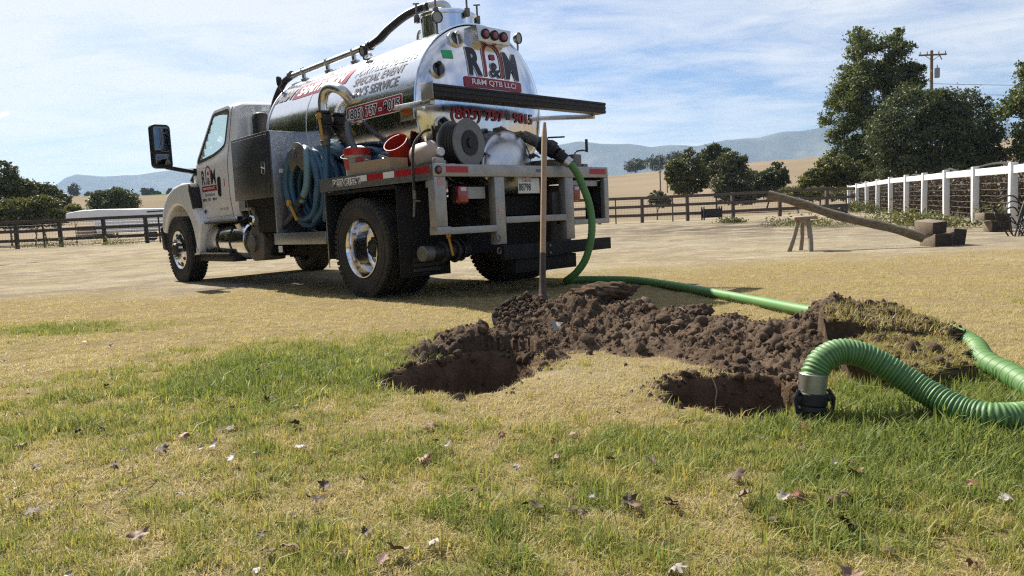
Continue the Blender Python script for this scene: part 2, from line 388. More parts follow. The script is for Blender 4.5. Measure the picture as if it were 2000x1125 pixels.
def ground_mat():
    m = bpy.data.materials.new('ground'); m.use_nodes = True; T = NT(m.node_tree); b = m.node_tree.nodes['Principled BSDF']
    at = lambda n: T.add('ShaderNodeAttribute', dict(attribute_name=n)).outputs['Fac']
    oc = T.add('ShaderNodeTexCoord').outputs['Object']
    n1 = T.noise(oc, .9, 6, .6); n2 = T.noise(oc, 9, 6, .65); n3 = T.noise(oc, 55, 5, .7); nf = T.noise(oc, .02, 5, .6)
    straw = T.mix(T.ramp(n2, [(.3, 0.0), (.7, 1.0)]), (.25, .19, .10), (.15, .112, .062))
    straw = T.mix(T.math('MULTIPLY', T.ramp(n3, [(.35, 0.0), (.7, 1.0)]), .6), straw, (.36, .285, .16))
    dirt = T.mix(T.ramp(n1, [(.35, 0.0), (.65, 1.0)]), (.42, .37, .285), (.295, .257, .198))
    dirt = T.mix(T.math('MULTIPLY', T.ramp(n2, [(.50, 0.0), (.62, 1.0)]), .55), dirt, (.15, .115, .08))
    green = T.mix(n2, (.10, .13, .03), (.16, .16, .05))
    soilc = T.mix(T.ramp(n2, [(.3, 0.0), (.7, 1.0)]), (.155, .102, .068), (.080, .053, .037))
    far = T.mix(T.ramp(nf, [(.35, 0.0), (.65, 1.0)]), (.25, .20, .145), (.19, .155, .11))
    far = T.mix(T.math('MULTIPLY', T.ramp(T.noise(oc, .35, 6, .7), [(.42, 0.0), (.7, 1.0)]), .5), far, (.24, .18, .10))
    c = T.mix(T.math('MULTIPLY', at('green'), .8), straw, green)
    patchy = T.mix(T.math('MULTIPLY', T.ramp(T.noise(oc, 1.5, 7, .7), [(.42, 0.0), (.56, 1.0)]), .75), dirt, (.20, .165, .122)); patchy = T.mix(T.math('MULTIPLY', T.ramp(T.noise(oc, .55, 6, .65), [(.47, 0.0), (.60, 1.0)]), .65), patchy, (.37, .325, .225))
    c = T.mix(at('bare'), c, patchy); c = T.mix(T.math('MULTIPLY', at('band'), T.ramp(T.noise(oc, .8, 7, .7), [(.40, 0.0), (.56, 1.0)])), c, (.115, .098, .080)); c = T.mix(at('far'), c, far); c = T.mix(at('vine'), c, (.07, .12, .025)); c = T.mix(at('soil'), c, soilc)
    T.put(b.inputs['Base Color'], c); b.inputs['Roughness'].default_value = 1.0; b.inputs['Specular IOR Level'].default_value = 0.0
    T.put(b.inputs['Normal'], T.add('ShaderNodeBump', None, Strength=.7, Distance=.03, Height=T.math('ADD', n3, T.math('MULTIPLY', n2, .8))))
    return m
AZ = np.degrees(np.arctan2(GX, np.maximum(GY, .01))); DD = np.hypot(GX, GY)
vine = sstep(255, 275, DD)*sstep(345, 330, DD)*sstep(-29.5, -28.5, AZ)*sstep(-19, -21, AZ)
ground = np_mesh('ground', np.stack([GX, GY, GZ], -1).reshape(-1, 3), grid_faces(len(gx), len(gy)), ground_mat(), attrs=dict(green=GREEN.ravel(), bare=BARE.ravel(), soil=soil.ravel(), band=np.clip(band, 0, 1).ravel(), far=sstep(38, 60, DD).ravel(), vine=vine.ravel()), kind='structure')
# ------------------------------------------------------------------ mountains
def mountain(name, prof, dist, seed, depth=1500.0, basez=-20):
    az0, az1 = prof[0][0], prof[-1][0]; na, nr = 260, 60
    A = np.linspace(az0, az1, na)[:, None]; t = np.linspace(0, 1, nr)[None, :]
    top = np.interp(A[:, 0], [p[0] for p in prof], [p[1] for p in prof])[:, None]
    d = dist-depth*(1-t)*.8+0*A
    x = d*np.sin(np.radians(A)); y = d*np.cos(np.radians(A))
    rg = 1-np.abs(2*fbm2(x, y, .0016, 5, seed)-1)
    rise = np.where(t < .8, (t/.8)**1.25, 1-((t-.8)/.2)**2*.6)
    hgt = dist*np.tan(np.radians(top))*rise
    cr = np.exp(-((t-.8)/.10)**2)
    z = hgt*(1-.75*(1-rg)*(1-cr))+basez*(1-rise)+(fbm2(x, y, .006, 4, seed+3)-.5)*16*rise
    m = bpy.data.materials.get('mountain_scrub') or None
    if not m:
        m = bpy.data.materials.new('mountain_scrub'); m.use_nodes = True; T = NT(m.node_tree); b = m.node_tree.nodes['Principled BSDF']
        oc = T.add('ShaderNodeTexCoord').outputs['Object']; c = T.mix(T.ramp(T.noise(oc, .006, 8, .65), [(.4, 0.0), (.62, 1.0)]), (.024, .036, .036), (.10, .10, .075)); T.put(b.inputs['Base Color'], c); b.inputs['Roughness'].default_value = 1.0; b.inputs['Specular IOR Level'].default_value = 0.0
    return np_mesh(name, np.stack([x, y, z], -1).reshape(-1, 3), grid_faces(na, nr), m, kind='structure')
def pxang(px, py):     # bearing and elevation of a skyline point seen from the yard
    d = cam.matrix_world.to_3x3() @ Vector(((px-1000)/1430, -(py-562.5)/1430, -1)); return math.degrees(math.atan2(d.x, d.y)), math.degrees(math.atan2(d.z, math.hypot(d.x, d.y)))
SKY_L = [(-44, 1.0), (-38, 2.0), (-33, 3.2)]+[pxang(*p) for p in ((60, 395), (100, 372), (128, 352), (150, 346), (200, 350), (270, 346), (330, 338), (370, 334), (420, 330), (520, 330), (700, 325), (900, 315), (1060, 305))]
SKY_R = [pxang(*p) for p in ((900, 330), (1000, 318), (1090, 290), (1130, 284), (1180, 288), (1225, 287), (1270, 293), (1310, 289), (1360, 291), (1420, 279), (1480, 276), (1530, 264), (1570, 262), (1620, 252), (1700, 250), (1800, 240), (1900, 244), (1960, 247), (2000, 245))]+[(44, 5.0), (52, 4.0)]
mountain('mountain', SKY_L, 5200, 7); mountain('mountain', SKY_R, 4400, 19)
# ------------------------------------------------------------------ the truck (X forward, Y left, Z up; origin under the rear axle)
TRUCK = empty('vacuum_truck', (-0.652, 8.367, 0.0), 2.3238, label='white vacuum tanker truck with polished steel tank and open rear deck', category='truck')
def tpart(name, m, mat, par=TRUCK, smooth=38, **k): return m.build(name, mat, par, smooth, **k)
# tank ----------------------------------------------------------------
TR, TZ, TX0, TX1 = .87, 1.91, -.60, 2.66
def tank_mat():
    m = bpy.data.materials.new('polished_tank_steel'); m.use_nodes = True; T = NT(m.node_tree); b = m.node_tree.nodes['Principled BSDF']
    oc = T.add('ShaderNodeTexCoord').outputs['Object']
    st = T.noise(T.add('ShaderNodeMapping', None, Vector=oc, Scale=(26, 26, 1.4)).outputs[0], 1.0, 6, .65)
    cl_ = T.noise(oc, 2.2, 5, .6)
    sp = T.add('ShaderNodeSeparateXYZ', None, Vector=oc)
    streak = T.math('MULTIPLY', T.ramp(st, [(.46, 0.0), (.72, 1.0)]), T.ramp(cl_, [(.35, .25), (.7, 1.0)]))
    c = T.mix(T.math('MULTIPLY', streak, .55), (.80, .80, .815), (.40, .38, .345))
    T.put(b.inputs['Base Color'], c); b.inputs['Metallic'].default_value = 1.0
    T.put(b.inputs['Roughness'], T.math('ADD', .095, T.math('ADD', T.math('MULTIPLY', streak, .16), T.math('MULTIPLY', cl_, .06))))
    big = T.noise(oc, 3.0, 2, .5)
    T.put(b.inputs['Normal'], T.add('ShaderNodeBump', None, Strength=.10, Distance=.02, Height=big))
    return m
TANKM = tank_mat()
DISH = .245
def head_prof(n=14):
    P = []
    for k in range(n+1):
        r = TR*(1-k/n); t = 1-r/TR
        P.append((r, DISH*(1-(1-t)**2.6)**.62 if t < 1 else DISH))
    return P
HP = head_prof(26)
def head_depth(r):
    for (r0, d0), (r1, d1) in zip(HP, HP[1:]):
        if r <= r0 and r >= r1: return d0+(d1-d0)*((r0-r)/max(r0-r1, 1e-6))
    return DISH if r < .05 else 0.0
m = MB(); m.lathe([(TR, TX0+(TX1-TX0)*k/10) for k in range(11)], (0, 0, TZ), (1, 0, 0), 96)
tank = tpart('tank', m, TANKM, label='polished steel cylindrical tank')
m = MB(); m.lathe([(r, d) for r, d in HP], (TX0, 0, TZ), (-1, 0, 0), 96); rear_head = tpart('rear_head', m, TANKM)
m = MB(); m.lathe([(r, d) for r, d in HP], (TX1, 0, TZ), (1, 0, 0), 96); tpart('front_head', m, TANKM, tank)
for X, r, wd in ((TX0+.005, .014, .05), (1.6, .004, .02), (TX1-.01, .010, .04)):
    m = MB(); m.lathe([(TR, -wd/2), (TR+r, -wd/2), (TR+r, wd/2), (TR, wd/2)], (X, 0, TZ), (1, 0, 0), 96); tpart('seam_band', m, CHROME if X < 1 else ALU, tank)
def on_tank(X0, th0):            # u to the rear, v upwards along the skin
    return lambda u, v, off=.005: (X0-u, (TR+off)*math.cos(R_(th0)+v/TR), TZ+(TR+off)*math.sin(R_(th0)+v/TR))
def on_head(Y0, Z0, off=.006):
    def f(u, v):
        y, z = Y0-u, Z0+v; return (TX0-head_depth(math.hypot(y, z-TZ))-off, y, z)
    return f
def skin_rect(fn, w_, h_, r, name, mat, off, par, nu=8, nv=10, sl=0.0):
    """rounded rectangle laid on a curved skin"""
    bm = bmesh.new(); bm.faces.new([bm.verts.new((a+sl*b, b, 0)) for a, b in rrect(w_, h_, r)])
    for k in range(1, nv): bmesh.ops.bisect_plane(bm, geom=bm.verts[:]+bm.edges[:]+bm.faces[:], plane_co=(0, -h_/2+h_*k/nv, 0), plane_no=(0, 1, 0))
    for k in range(1, nu): bmesh.ops.bisect_plane(bm, geom=bm.verts[:]+bm.edges[:]+bm.faces[:], plane_co=(-w_/2+w_*k/nu, 0, 0), plane_no=(1, 0, 0))
    for v in bm.verts:
        try: v.co = fn(v.co.x, v.co.y, off)
        except TypeError: v.co = fn(v.co.x, v.co.y)
    m = MB(); m.bm(bm); return m.build(name, mat, par, 60)
RD = R_(1)*TR
def tline(body, X0, X1, th, cap, mat=GREYV, sh=.22, name='lettering', off=.005, bold=.012):
    f = on_tank((X0+X1)/2, th)
    return text_on(body, .2, lambda u, v: f(u, v, off), name, mat, tank, fit=(abs(X0-X1), cap), bold=bold, shear=sh, cuts=5)
tline("RV'S SERVICE", .55, -.31, 15.0, .108, bold=.004)
tline("SPECIAL EVENT", .62, -.37, 24.2, .104, bold=.004)
tline("PORTABLE TOILETS", .68, -.50, 33.0, .102, bold=.004)
tline("SEPTIC SERVICE", .62, -.42, 41.6, .10, bold=.004)
BAN = M_('reflection_pale_red', (.36, .05, .06), .22, .55)  # banner red made paler in its colour for the reflection lying over it
skin_rect(on_tank(1.46, 37.5), 1.30, .215, .01, 'banner', BAN, .004, tank, 6, 10, .25)
tline("SANITATION", 2.02, .90, 32.5, .15, ALU, .25, 'banner_lettering', .007, .006)
tline("R&M", 2.62, 2.16, 32.0, .19, GREYV, .2, 'banner_lettering', .006)
fs = on_tank(.125, 3.2)
skin_rect(fs, 1.075, .175, .03, 'phone_sticker', WVIN, .004, tank)
skin_rect(fs, 1.055, .158, .025, 'phone_sticker', MAROON, .006, tank)
for bo, mt, of in ((.014, WVIN, .0085), (.002, NAVY, .0105)):
    text_on("(805) 757 - 9015", .17, lambda u, v, of=of: fs(u*.86, v*.83-.052, of), 'phone_lettering', mt, tank, bold=bo, cuts=4)
# rear head lettering
def hl(body, y0, z0, wd, ht, mat, off, bold=.01, name='head_lettering', **k):
    return text_on(body, .2, on_head(y0, z0, off), name, mat, rear_head, fit=(wd, ht), bold=bold, cuts=4, **k)
hl("(805) 757 - 9015", 0.0, 1.722, 1.15, .145, MAROON, .010, .006)
for bo, mt, of, e in ((.016, WVIN, .006, .016), (.010, NAVY, .013, 0.0)):
    hl("R", .245, 2.205-e/2, .17+e, .285+e, mt, of, bo); hl("M", -.265, 2.205-e/2, .21+e, .285+e, mt, of, bo); hl("&", -.012, 2.205-e/2, .15+e, .15+e, mt, of, bo*.35)
def head_strip(pts, wd, mat, off, name):
    m = MB(); n = len(pts); vs = []
    for i, p in enumerate(pts):
        t = Vector(pts[min(i+1, n-1)])-Vector(pts[max(i-1, 0)]); nn = Vector((-t.y, t.x)).normalized()*wd/2
        for sgn in (-1, 0, 1): vs.append(on_head(0, 0, off)(-(p[0]+nn.x*sgn), p[1]+nn.y*sgn))
    m.add(vs, [(3*i+k, 3*i+k+1, 3*i+k+4, 3*i+k+3) for i in range(n-1) for k in (0, 1)]); return m.build(name, mat, rear_head, 60)
arch = [(.115, 2.205), (.115, 2.30), (.115, 2.40)]+[(.115*math.cos(R_(a)), 2.42+.135*math.sin(R_(a))) for a in range(10, 171, 10)]+[(-.115, 2.40), (-.115, 2.30), (-.115, 2.205)]
head_strip(arch, .048, WVIN, .007, 'logo_arch'); head_strip(arch, .035, MAROON, .012, 'logo_arch')
skin_rect(on_head(.0, 2.415, .010), .075, .055, .008, 'logo_badge', MAROON, 0, rear_head, 3, 3)
skin_rect(on_head(0.0, 2.135, .008), .80, .105, .02, 'logo_banner', MAROON, 0, rear_head, 10, 4)
hl("R&M QTB LLC/", 0.0, 2.102, .62, .065, WVIN, .015, .003)
skin_rect(on_head(.53, 2.40, .006), .105, .085, .004, 'inspection_sticker', M_('green_sticker', (.03, .38, .14), .5), 0, rear_head, 2, 2)
skin_rect(on_head(-.07, 1.65, .006), .075, .10, .003, 'warning_decal', M_('decal_pale', (.5, .48, .44), .5), 0, rear_head, 2, 2)
skin_rect(on_head(-.07, 1.69, .009), .072, .018, .002, 'warning_decal', M_('decal_orange', (.45, .12, .05), .5), 0, rear_head, 2, 1)
# sight glasses
for y, z in ((.40, 2.56), (.66, 2.235), (.655, 1.70)):
    X = TX0-head_depth(math.hypot(y, z-TZ)); ax = Vector((-1, y*.35, (z-TZ)*.35)).normalized(); p = Vector((X, y, z))+ax*-.01
    m = MB(); m.lathe([(.05, -.02), (.085, -.02), (.085, .035), (.066, .05), (.055, .035), (0, .035)], p, ax, 28); sg = tpart('sight_glass', m, ALU)
    m = MB(); m.cyl(p+ax*.034, p+ax*.04, .054, n=24); m.build('pane', GLASSD, sg)
    u, v, d = frame(ax); m = MB(); m.bar(p+v*.075+d*.05, p-v*.075+d*.05, .016, .02, .004); m.cyl(p+v*.045+d*.05, p+v*.045+d*.085, .022, n=6); m.build('clamp', BLACKP if z < 2.5 else ALU, sg)
# marker light box at the top of the head
m = MB(); m.prism([(-.24, 2.70), (.24, 2.70), (.215, 2.545), (-.215, 2.545)], lambda a, b, t: (t, a, b), -.64, -.865, .006); lb = tpart('marker_light_box', m, ALU)
for y in (.125, 0.0, -.125):
    m = MB(); m.lathe([(.052, 0), (.052, .018), (.040, .022), (.040, .010), (0, .012)], (-.865, y, 2.622), (-1, 0, 0), 24); g_ = tpart('marker_light', m, BLACKP)
    m = MB(); m.lathe([(.041, .008), (.034, .022), (0, .028)], (-.865, y, 2.622), (-1, 0, 0), 24); m.build('lens', REDL, g_)
# manhole on top
m = MB(); m.lathe([(.30, -.15), (.30, .16), (.325, .165), (.325, .19), (.29, .215), (.15, .24), (0, .25)], (-.12, 0, TZ+TR), (0, 0, 1), 40); man = tpart('manhole', m, CHROME)
for a in range(0, 360, 60):
    p = Vector((-.12+.335*math.cos(R_(a)), .335*math.sin(R_(a)), TZ+TR+.17)); m = MB(); m.box(p, (.05, .05, .09), .008); m.cyl(p, p+Vector((0, 0, .15)), .011, n=8); m.bar(p+Vector((-.05, 0, .15)), p+Vector((.05, 0, .17)), .014, .014); m.build('wing_clamp', GREYM, man)
m = MB(); m.tube(catmull([(-.12, .0, TZ+TR+.23), (-.12, 0, TZ+TR+.30), (-.08, .05, TZ+TR+.335), (.03, .12, TZ+TR+.335)], 6), .048, 14); tpart('elbow', m, ALU, tank)
# top vacuum line
P = catmull([(.03, .12, 3.115), (.25, .26, 3.05), (.48, .36, 2.93), (.62, .40, 2.845), (.80, .42, 2.80)], 8)
m = MB(); m.tube(P, .046, 12); tpart('vacuum_hose', m, RUBH, tank)
m = MB(); m.cyl((.78, .42, 2.80), (2.78, .42, 2.785), .036, n=14); tpart('vacuum_pipe', m, ALU, tank)
P = catmull([(2.76, .42, 2.785), (2.98, .42, 2.73), (3.14, .47, 2.52), (3.18, .55, 2.2), (3.17, .60, 1.9), (3.1, .6, 1.6)], 8)
m = MB(); m.tube(P, .046, 12); tpart('vacuum_hose', m, RUBH, tank)
for X in (.80, 2.74, .06):
    m = MB(); m.cyl((X-.02, .42 if X > .5 else .135, 2.80 if X > .5 else 3.10), (X+.02, .42 if X > .5 else .14, 2.80 if X > .5 else 3.10), .056, n=14); tpart('hose_clamp', m, GREYM, tank)
for X in (1.16, 1.78, 2.40):
    m = MB(); m.bar((X, .40, 2.655), (X, .42, 2.77), .05, .035, .004); m.box((X, .40, 2.69), (.12, .06, .03), .005); m.torus((X, .42, 2.795), (1, 0, 0), .043, .009, 20, 6); tpart('pipe_bracket', m, ALU, tank)
for X, y in ((.10, .20), (1.35, .08)):
    m = MB(); m.tube([(X-.07*math.cos(R_(a)), y, TZ+TR-.02+.10*math.sin(R_(a))) for a in range(0, 181, 20)], .018, 8); tpart('lifting_eye', m, ALU, tank)
# work lamps
def work_lamp(p, d, foot):
    p, d = Vector(p), Vector(d).normalized()
    m = MB(); m.lathe([(0, -.035), (.045, -.03), (.062, .0), (.062, .025), (.054, .025), (.054, .012), (0, .012)], p, d, 24); o = tpart('work_lamp', m, BLACKP)
    m = MB(); m.cyl(p+d*.012, p+d*.018, .053, n=24); m.build('lens', M_('lamp_lens', (.32, .31, .26), .2, spec=.6), o)
    m = MB(); m.tube(catmull([p-d*.02, p-Vector((0, 0, .09)), foot], 5), .012, 8); m.build('bracket', GREYM, o)
work_lamp((-.56, .50, 2.80), (-1, .15, -.05), (-.56, .50, 2.62)); work_lamp((-.56, -.63, 2.74), (-1, -.25, -.05), (-.56, -.60, 2.52))
work_lamp((2.70, .62, 2.70), (.6, .8, 0), (2.60, .60, 2.52)); work_lamp((.72, .56, 2.71), (.1, 1, -.2), (.72, .46, 2.64))
# light bar behind the tank on two arms
m = MB(); m.b2(-1.33, -1.20, -1.19, 1.19, 1.845, 1.965, .008)
lbar = tpart('light_bar', m, BLACKP)
m = MB()
for z in (1.862, 1.905, 1.948): m.b2(-1.338, -1.325, -1.185, 1.185, z-.008, z+.008, .002)
m.build('rib', BLACKP, lbar)
m = MB()
for k in range(13): m.cyl((-1.337, 1.10-k*.183, 1.925), (-1.342, 1.10-k*.183, 1.925), .0045, n=8); m.cyl((-1.337, 1.06-k*.183, 1.862), (-1.342, 1.06-k*.183, 1.862), .0045, n=8)
m.build('rivets', GREYM, lbar, kind='stuff')
m = MB(); m.b2(-1.335, -1.16, 1.192, 1.20, 1.83, 1.98, .002); m.build('end_plate', ALUPAINT, lbar)
for s in (1, -1):
    m = MB(); m.bar((-1.22, s*1.12, 1.825), (-.35, s*.90, 1.90), .05, .05, .006); tpart('arm', m, ALU, lbar)
m = MB(); m.box((-.52, .90, 1.83), (.22, .02, .14), .003); mk = m.build('side_marker', ALU, TRUCK); m = MB(); m.box((-.52, .912, 1.84), (.16, .012, .06), .004); m.build('lens', M_('amber_lens', (.45, .12, .02), .25, spec=.6), mk)
# left side suction elbow, valve and riser
m = MB(); m.tube(catmull([(.62, .80, 2.10), (.59, .925, 2.20), (.66, .955, 2.25), (.80, .96, 2.285), (.93, .96, 2.26), (.995, .96, 2.16), (1.0, .96, 2.04)], 7), .058, 16); el = tpart('suction_elbow', m, ALU)
m = MB(); m.cyl((1.0, .96, 2.05), (1.0, .96, 2.02), .085, n=18); m.box((1.0, .96, 1.955), (.15, .13, .12), .02); m.cyl((1.0, .96, 1.89), (1.0, .96, 1.86), .085, n=18); m.cyl((1.0, .96, 1.86), (1.0, .96, 1.80), .062, n=16)
for k in range(4): a = R_(45+90*k); m.cyl((1.0+.07*math.cos(a), .96+.07*math.sin(a), 1.87), (1.0+.07*math.cos(a), .96+.07*math.sin(a), 2.04), .010, n=6)
va = tpart('suction_valve', m, BLACKM)
def valve_handle(a, b, par):
    a, b = Vector(a), Vector(b); m = MB(); m.bar(a, b, .030, .022, .008); u, v, d = frame(b-a); m.cyl(a-v*.02, a+v*.02, .034, n=14); return m.build('valve_handle', YEL, par)
valve_handle((.965, 1.04, 1.99), (.88, 1.06, 1.70), va)
m = MB(); m.cyl((1.0, .96, 1.81), (1.0, .96, 1.66), .052, n=16)
for z in (1.79, 1.72, 1.67): m.torus((1.0, .96, z), (0, 0, 1), .056, .008, 20, 6)
m.build('camlock', GREYM, va)
m = MB(); m.tube(catmull([(.50, .96, 1.86), (.42, 1.0, 1.70), (.26, 1.0, 1.50), (.02, 1.0, 1.34), (-.1, .98, 1.29)], 6), .034, 10); dh = tpart('drain_hose', m, M_('grey_hose', (.10, .11, .12), .6))
m = MB(); m.cyl((.50, .89, 1.87), (.50, .98, 1.87), .03, n=12); m.build('fitting', ALU, dh)
# deck -----------------------------------------------------------------
m = MB(); m.b2(-1.29, .72, .66, 1.19, 1.235, 1.259); tpart('deck_plate', m, DIAM); m = MB(); m.b2(-1.29, .72, -1.19, -.66, 1.235, 1.259); tpart('deck_plate', m, DIAM)
m = MB(); m.b2(-1.29, -.92, -.659, .659, 1.232, 1.256); tpart('deck_plate', m, DIAM)
for s in (1, -1):
    m = MB(); m.prism([(0, 1.125), (0, 1.264), (-.05, 1.264), (-.05, 1.254), (-.008, 1.254), (-.008, 1.135), (-.05, 1.135), (-.05, 1.125)], lambda a, b, t, s=s: (t, s*(1.22+a), b), -1.295, .738); sr = tpart('side_rail', m, GALV if s > 0 else ALUPAINT)
    if s > 0: srl = sr
for X0, X1, mt in ((-1.24, -.92, REDT), (-.92, -.70, REDT), (-.695, -.505, WHT), (-.50, -.22, REDT), (-.215, -.03, WHT)):
    m = MB(); m.b2(X0, X1-.004, 1.2205, 1.2222, 1.185, 1.245); m.build('reflective_tape', mt, srl)
text_on("DOT 4515290", .1, lambda u, v: (.17-u, 1.2225, 1.157+v), 'lettering', WVIN, srl, fit=(.56, .085), bold=.014); text_on("DOT 4515290", .1, lambda u, v: (.17-u, 1.2250, 1.165+v), 'lettering', NAVY, srl, fit=(.54, .066), bold=.0)
RX = -1.303
m = MB(); m.b2(RX, RX+.05, -1.22, 1.22, 1.150, 1.264, .006); rr_ = tpart('rear_rail', m, ALUPAINT)
for y0, y1 in ((1.075, .815), (-.91, -1.18)): m = MB(); m.b2(RX-.0022, RX-.0005, y0, y1, 1.185, 1.243); m.build('reflective_tape', REDT, rr_)
m = MB(); m.lathe([(.038, 0), (.038, .010), (.030, .016), (0, .02)], (RX, 1.165, 1.208), (-1, 0, 0), 20); ml = m.build('clearance_lamp', BLACKP, rr_)
m = MB(); m.lathe([(.030, .008), (.022, .020), (0, .024)], (RX, 1.165, 1.208), (-1, 0, 0), 20); tpart('clearance_lens', m, REDL, rr_)
m = MB(); m.box((RX-.004, -.12, 1.215), (.006, .06, .028), .004); tpart('badge', m, GREYM, rr_)
sf = TRUCK
def fbar(x0, x1, y0, y1, z0, z1, mat=ALUPAINT, n='frame_bar'): m = MB(); m.b2(x0, x1, y0, y1, z0, z1, .005); return m.build(n, mat, sf)
fbar(RX, RX+.10, 1.085, 1.215, .70, 1.149, n='post'); fbar(RX+.004, RX+.10, .36, .487, .50, 1.149, n='post'); fbar(RX+.004, RX+.10, -.64, -.51, .50, 1.149, n='post'); fbar(RX, RX+.06, -1.222, -1.15, .70, 1.149, n='post')
fbar(RX-.01, RX+.11, 1.06, 1.215, .628, .699); fbar(RX-.004, RX+.08, .488, 1.059, .625, .690); fbar(RX, RX+.08, -.509, .359, .70, .765); fbar(RX, RX+.08, -1.222, -.641, .645, .699)
m = MB(); m.b2(RX+.0605, RX+.30, -1.21, -1.16, .70, 1.12, .004); m.build('post', BLACKM, sf); m = MB(); m.b2(RX+.081, RX+.28, -1.15, -.66, .66, .70); m.build('step_tread', BLACKM, sf)
m = MB(); m.b2(RX+.101, RX+.14, .53, .88, .95, 1.06); m.b2(RX+.11, RX+.15, .98, 1.20, 1.06, 1.12); m.build('lamp_plate', ALUPAINT, sf); m = MB(); m.b2(RX+.06, RX+.10, -1.10, -.70, 1.06, 1.12); m.build('lamp_plate', ALUPAINT, sf)
skin_rect(lambda u, v: (RX-.0015, 1.15-u, 1.11+v), .06, .07, .004, 'decal', M_('decal_redwhite', (.55, .30, .28), .5, var=.5, vscale=60), 0, sf, 1, 1); skin_rect(lambda u, v: (RX+.0015, .42-u, .83+v), .075, .085, .004, 'decal', M_('decal_rust', (.40, .20, .13), .5, var=.6, vscale=50, col2=(.5, .46, .4)), 0, sf, 1, 1)
for y in (.865, -.71):
    m = MB(); m.box((RX+.05, y, .985), (.07, .125, .165), .022, seg=3); tl = tpart('tail_lamp', m, REDL); m = MB(); m.box((RX+.10, y, .985), (.04, .135, .17), .012); m.build('housing', BLACKP, tl); m = MB(); m.box((RX+.018, y+.005, 1.035), (.012, .07, .035), .004); m.build('reverse_lens', M_('clear_lens', (.55, .5, .5), .2, spec=.6), tl)
m = MB(); m.box((RX+.062, -.03, 1.068), (.006, .305, .155), .002); lp = tpart('licence_plate', m, M_('plate_white', (.66, .66, .64), .4)); 
text_on("88798", .1, lambda u, v: (RX+.057, .03-u, 1.015+v), 'plate_lettering', NAVY, lp, fit=(.17, .075), bold=.002); text_on("California", .04, lambda u, v: (RX+.057, .0-u, 1.105+v), 'plate_lettering', REDT, lp, fit=(.13, .03), shear=.2)
# bumper, hitch and the dark underbody
m = MB(); m.prism([(.47, .487), (-1.16, .487), (-1.16, .363), (-.3, .355), (-.3, .345), (.45, .345)], lambda a, b, t: (t, a, b), RX+.02, RX-.06, .006); bp = tpart('bumper', m, UNDER)
m = MB(); m.b2(RX-.02, RX+.2, -.62, .28, .20, .35, .01); m.b2(RX-.064, RX-.05, -.02, .04, .36, .475); m.build('hitch_plate', UNDER, bp)
for y in (.03, -.05):
    for z in (.38, .455): m = MB(); m.cyl((RX-.055, y-.12, z), (RX-.075, y-.12, z), .014, n=8); m.build('bolt', GREYM, bp)
for z in (.44, .56): m = MB(); m.torus((RX-.03, .50, z), (1, .2, 0), .029, .008, 16, 6); m.build('shackle', GREYM, bp)
for s in (1, -1): m = MB(); m.b2(-1.25, 5.9, s*.40-.045, s*.40+.045, .74, 1.0, .01); tpart('chassis_rail', m, BLACKM)
m = MB()
for X in (-1.0, -.3, .5, 1.2, 2.0, 2.8, 3.5): m.b2(X-.06, X+.06, -.36, .36, .78, .97)
m.cyl((0, -1.0, .51), (0, 1.0, .51), .085, n=16); m.lathe([(0, -.24), (.12, -.22), (.20, -.08), (.21, .08), (.12, .22), (0, .24)], (0, 0, .51), (1, 0, 0), 20)
m.cyl((.2, 0, .55), (3.2, 0, .78), .05, n=10)
for s in (1, -1): m.bar((-.75, s*.50, .70), (.75, s*.50, .70), .08, .10, .01); m.b2(-.12, .12, s*.5-.06, s*.5+.06, .45, .74)
m.b2(2.9, 4.3, -.40, .40, .60, 1.05, .04); m.cyl((5.3, -1.0, .48), (5.3, 1.0, .48), .06, n=12); m.b2(-.98, -.72, -.60, .60, .42, 1.10)
tpart('underbody', m, UNDER)
m = MB(); m.b2(-.66, .64, .62, .66, .60, 1.12); m.b2(-.66, .64, .66, 1.20, 1.085, 1.115); m.b2(.645, .675, .62, 1.205, .44, 1.12, .004); wb = tpart('wheel_arch', m, BLACKP); m = MB(); m.b2(-.66, .64, -.66, -.62, .60, 1.12); m.b2(.645, .675, -1.205, -.62, .44, 1.12, .004); m.build('wheel_arch', BLACKP, TRUCK)
m = MB(); m.b2(.652, .668, 1.2055, 1.2105, .30, 1.12); m.build('edge_trim', ALU, wb)
for s in (1, -1):
    y0, y1 = (.615, 1.222); m = MB(); m.b2(-.715, -.70, s*y0, s*y1, .222, 1.10, .004); mf = tpart('mud_flap', m, M_('flap_rubber', (.014, .0135, .013), .7, var=.4, vscale=9, dirt=((.045, .036, .028), 5, .5), spec=.3))
    if s > 0:
        for z, hh in ((.385, .035), (.335, .03), (.285, .03)): mm = MB(); mm.b2(-.7165, -.7150, .74, 1.08, z-hh/2, z+hh/2); mm.build('faded_print', M_('dull_print', (.06, .056, .05), .6, var=.6, vscale=45, stretch=(1, 3, 1)), mf)
# drain valve under the deck corner
m = MB(); m.cyl((-1.02, 1.18, .455), (-.98, .60, .46), .075, n=20, ch=.01); m.torus((-1.0, .93, .46), (.05, 1, 0), .085, .022, 24, 8); m.torus((-.99, .78, .46), (.05, 1, 0), .10, .016, 24, 8); m.torus((-.985, .70, .46), (.05, 1, 0), .095, .012, 24, 8); dv = tpart('drain_valve', m, BLACKM)
m = MB(); m.cyl((-1.03, 1.20, .455), (-1.02, 1.08, .455), .072, n=24, ch=.008); m.build('cap', GREYM, dv); valve_handle((-1.10, .93, .62), (-1.12, .90, .42), dv)
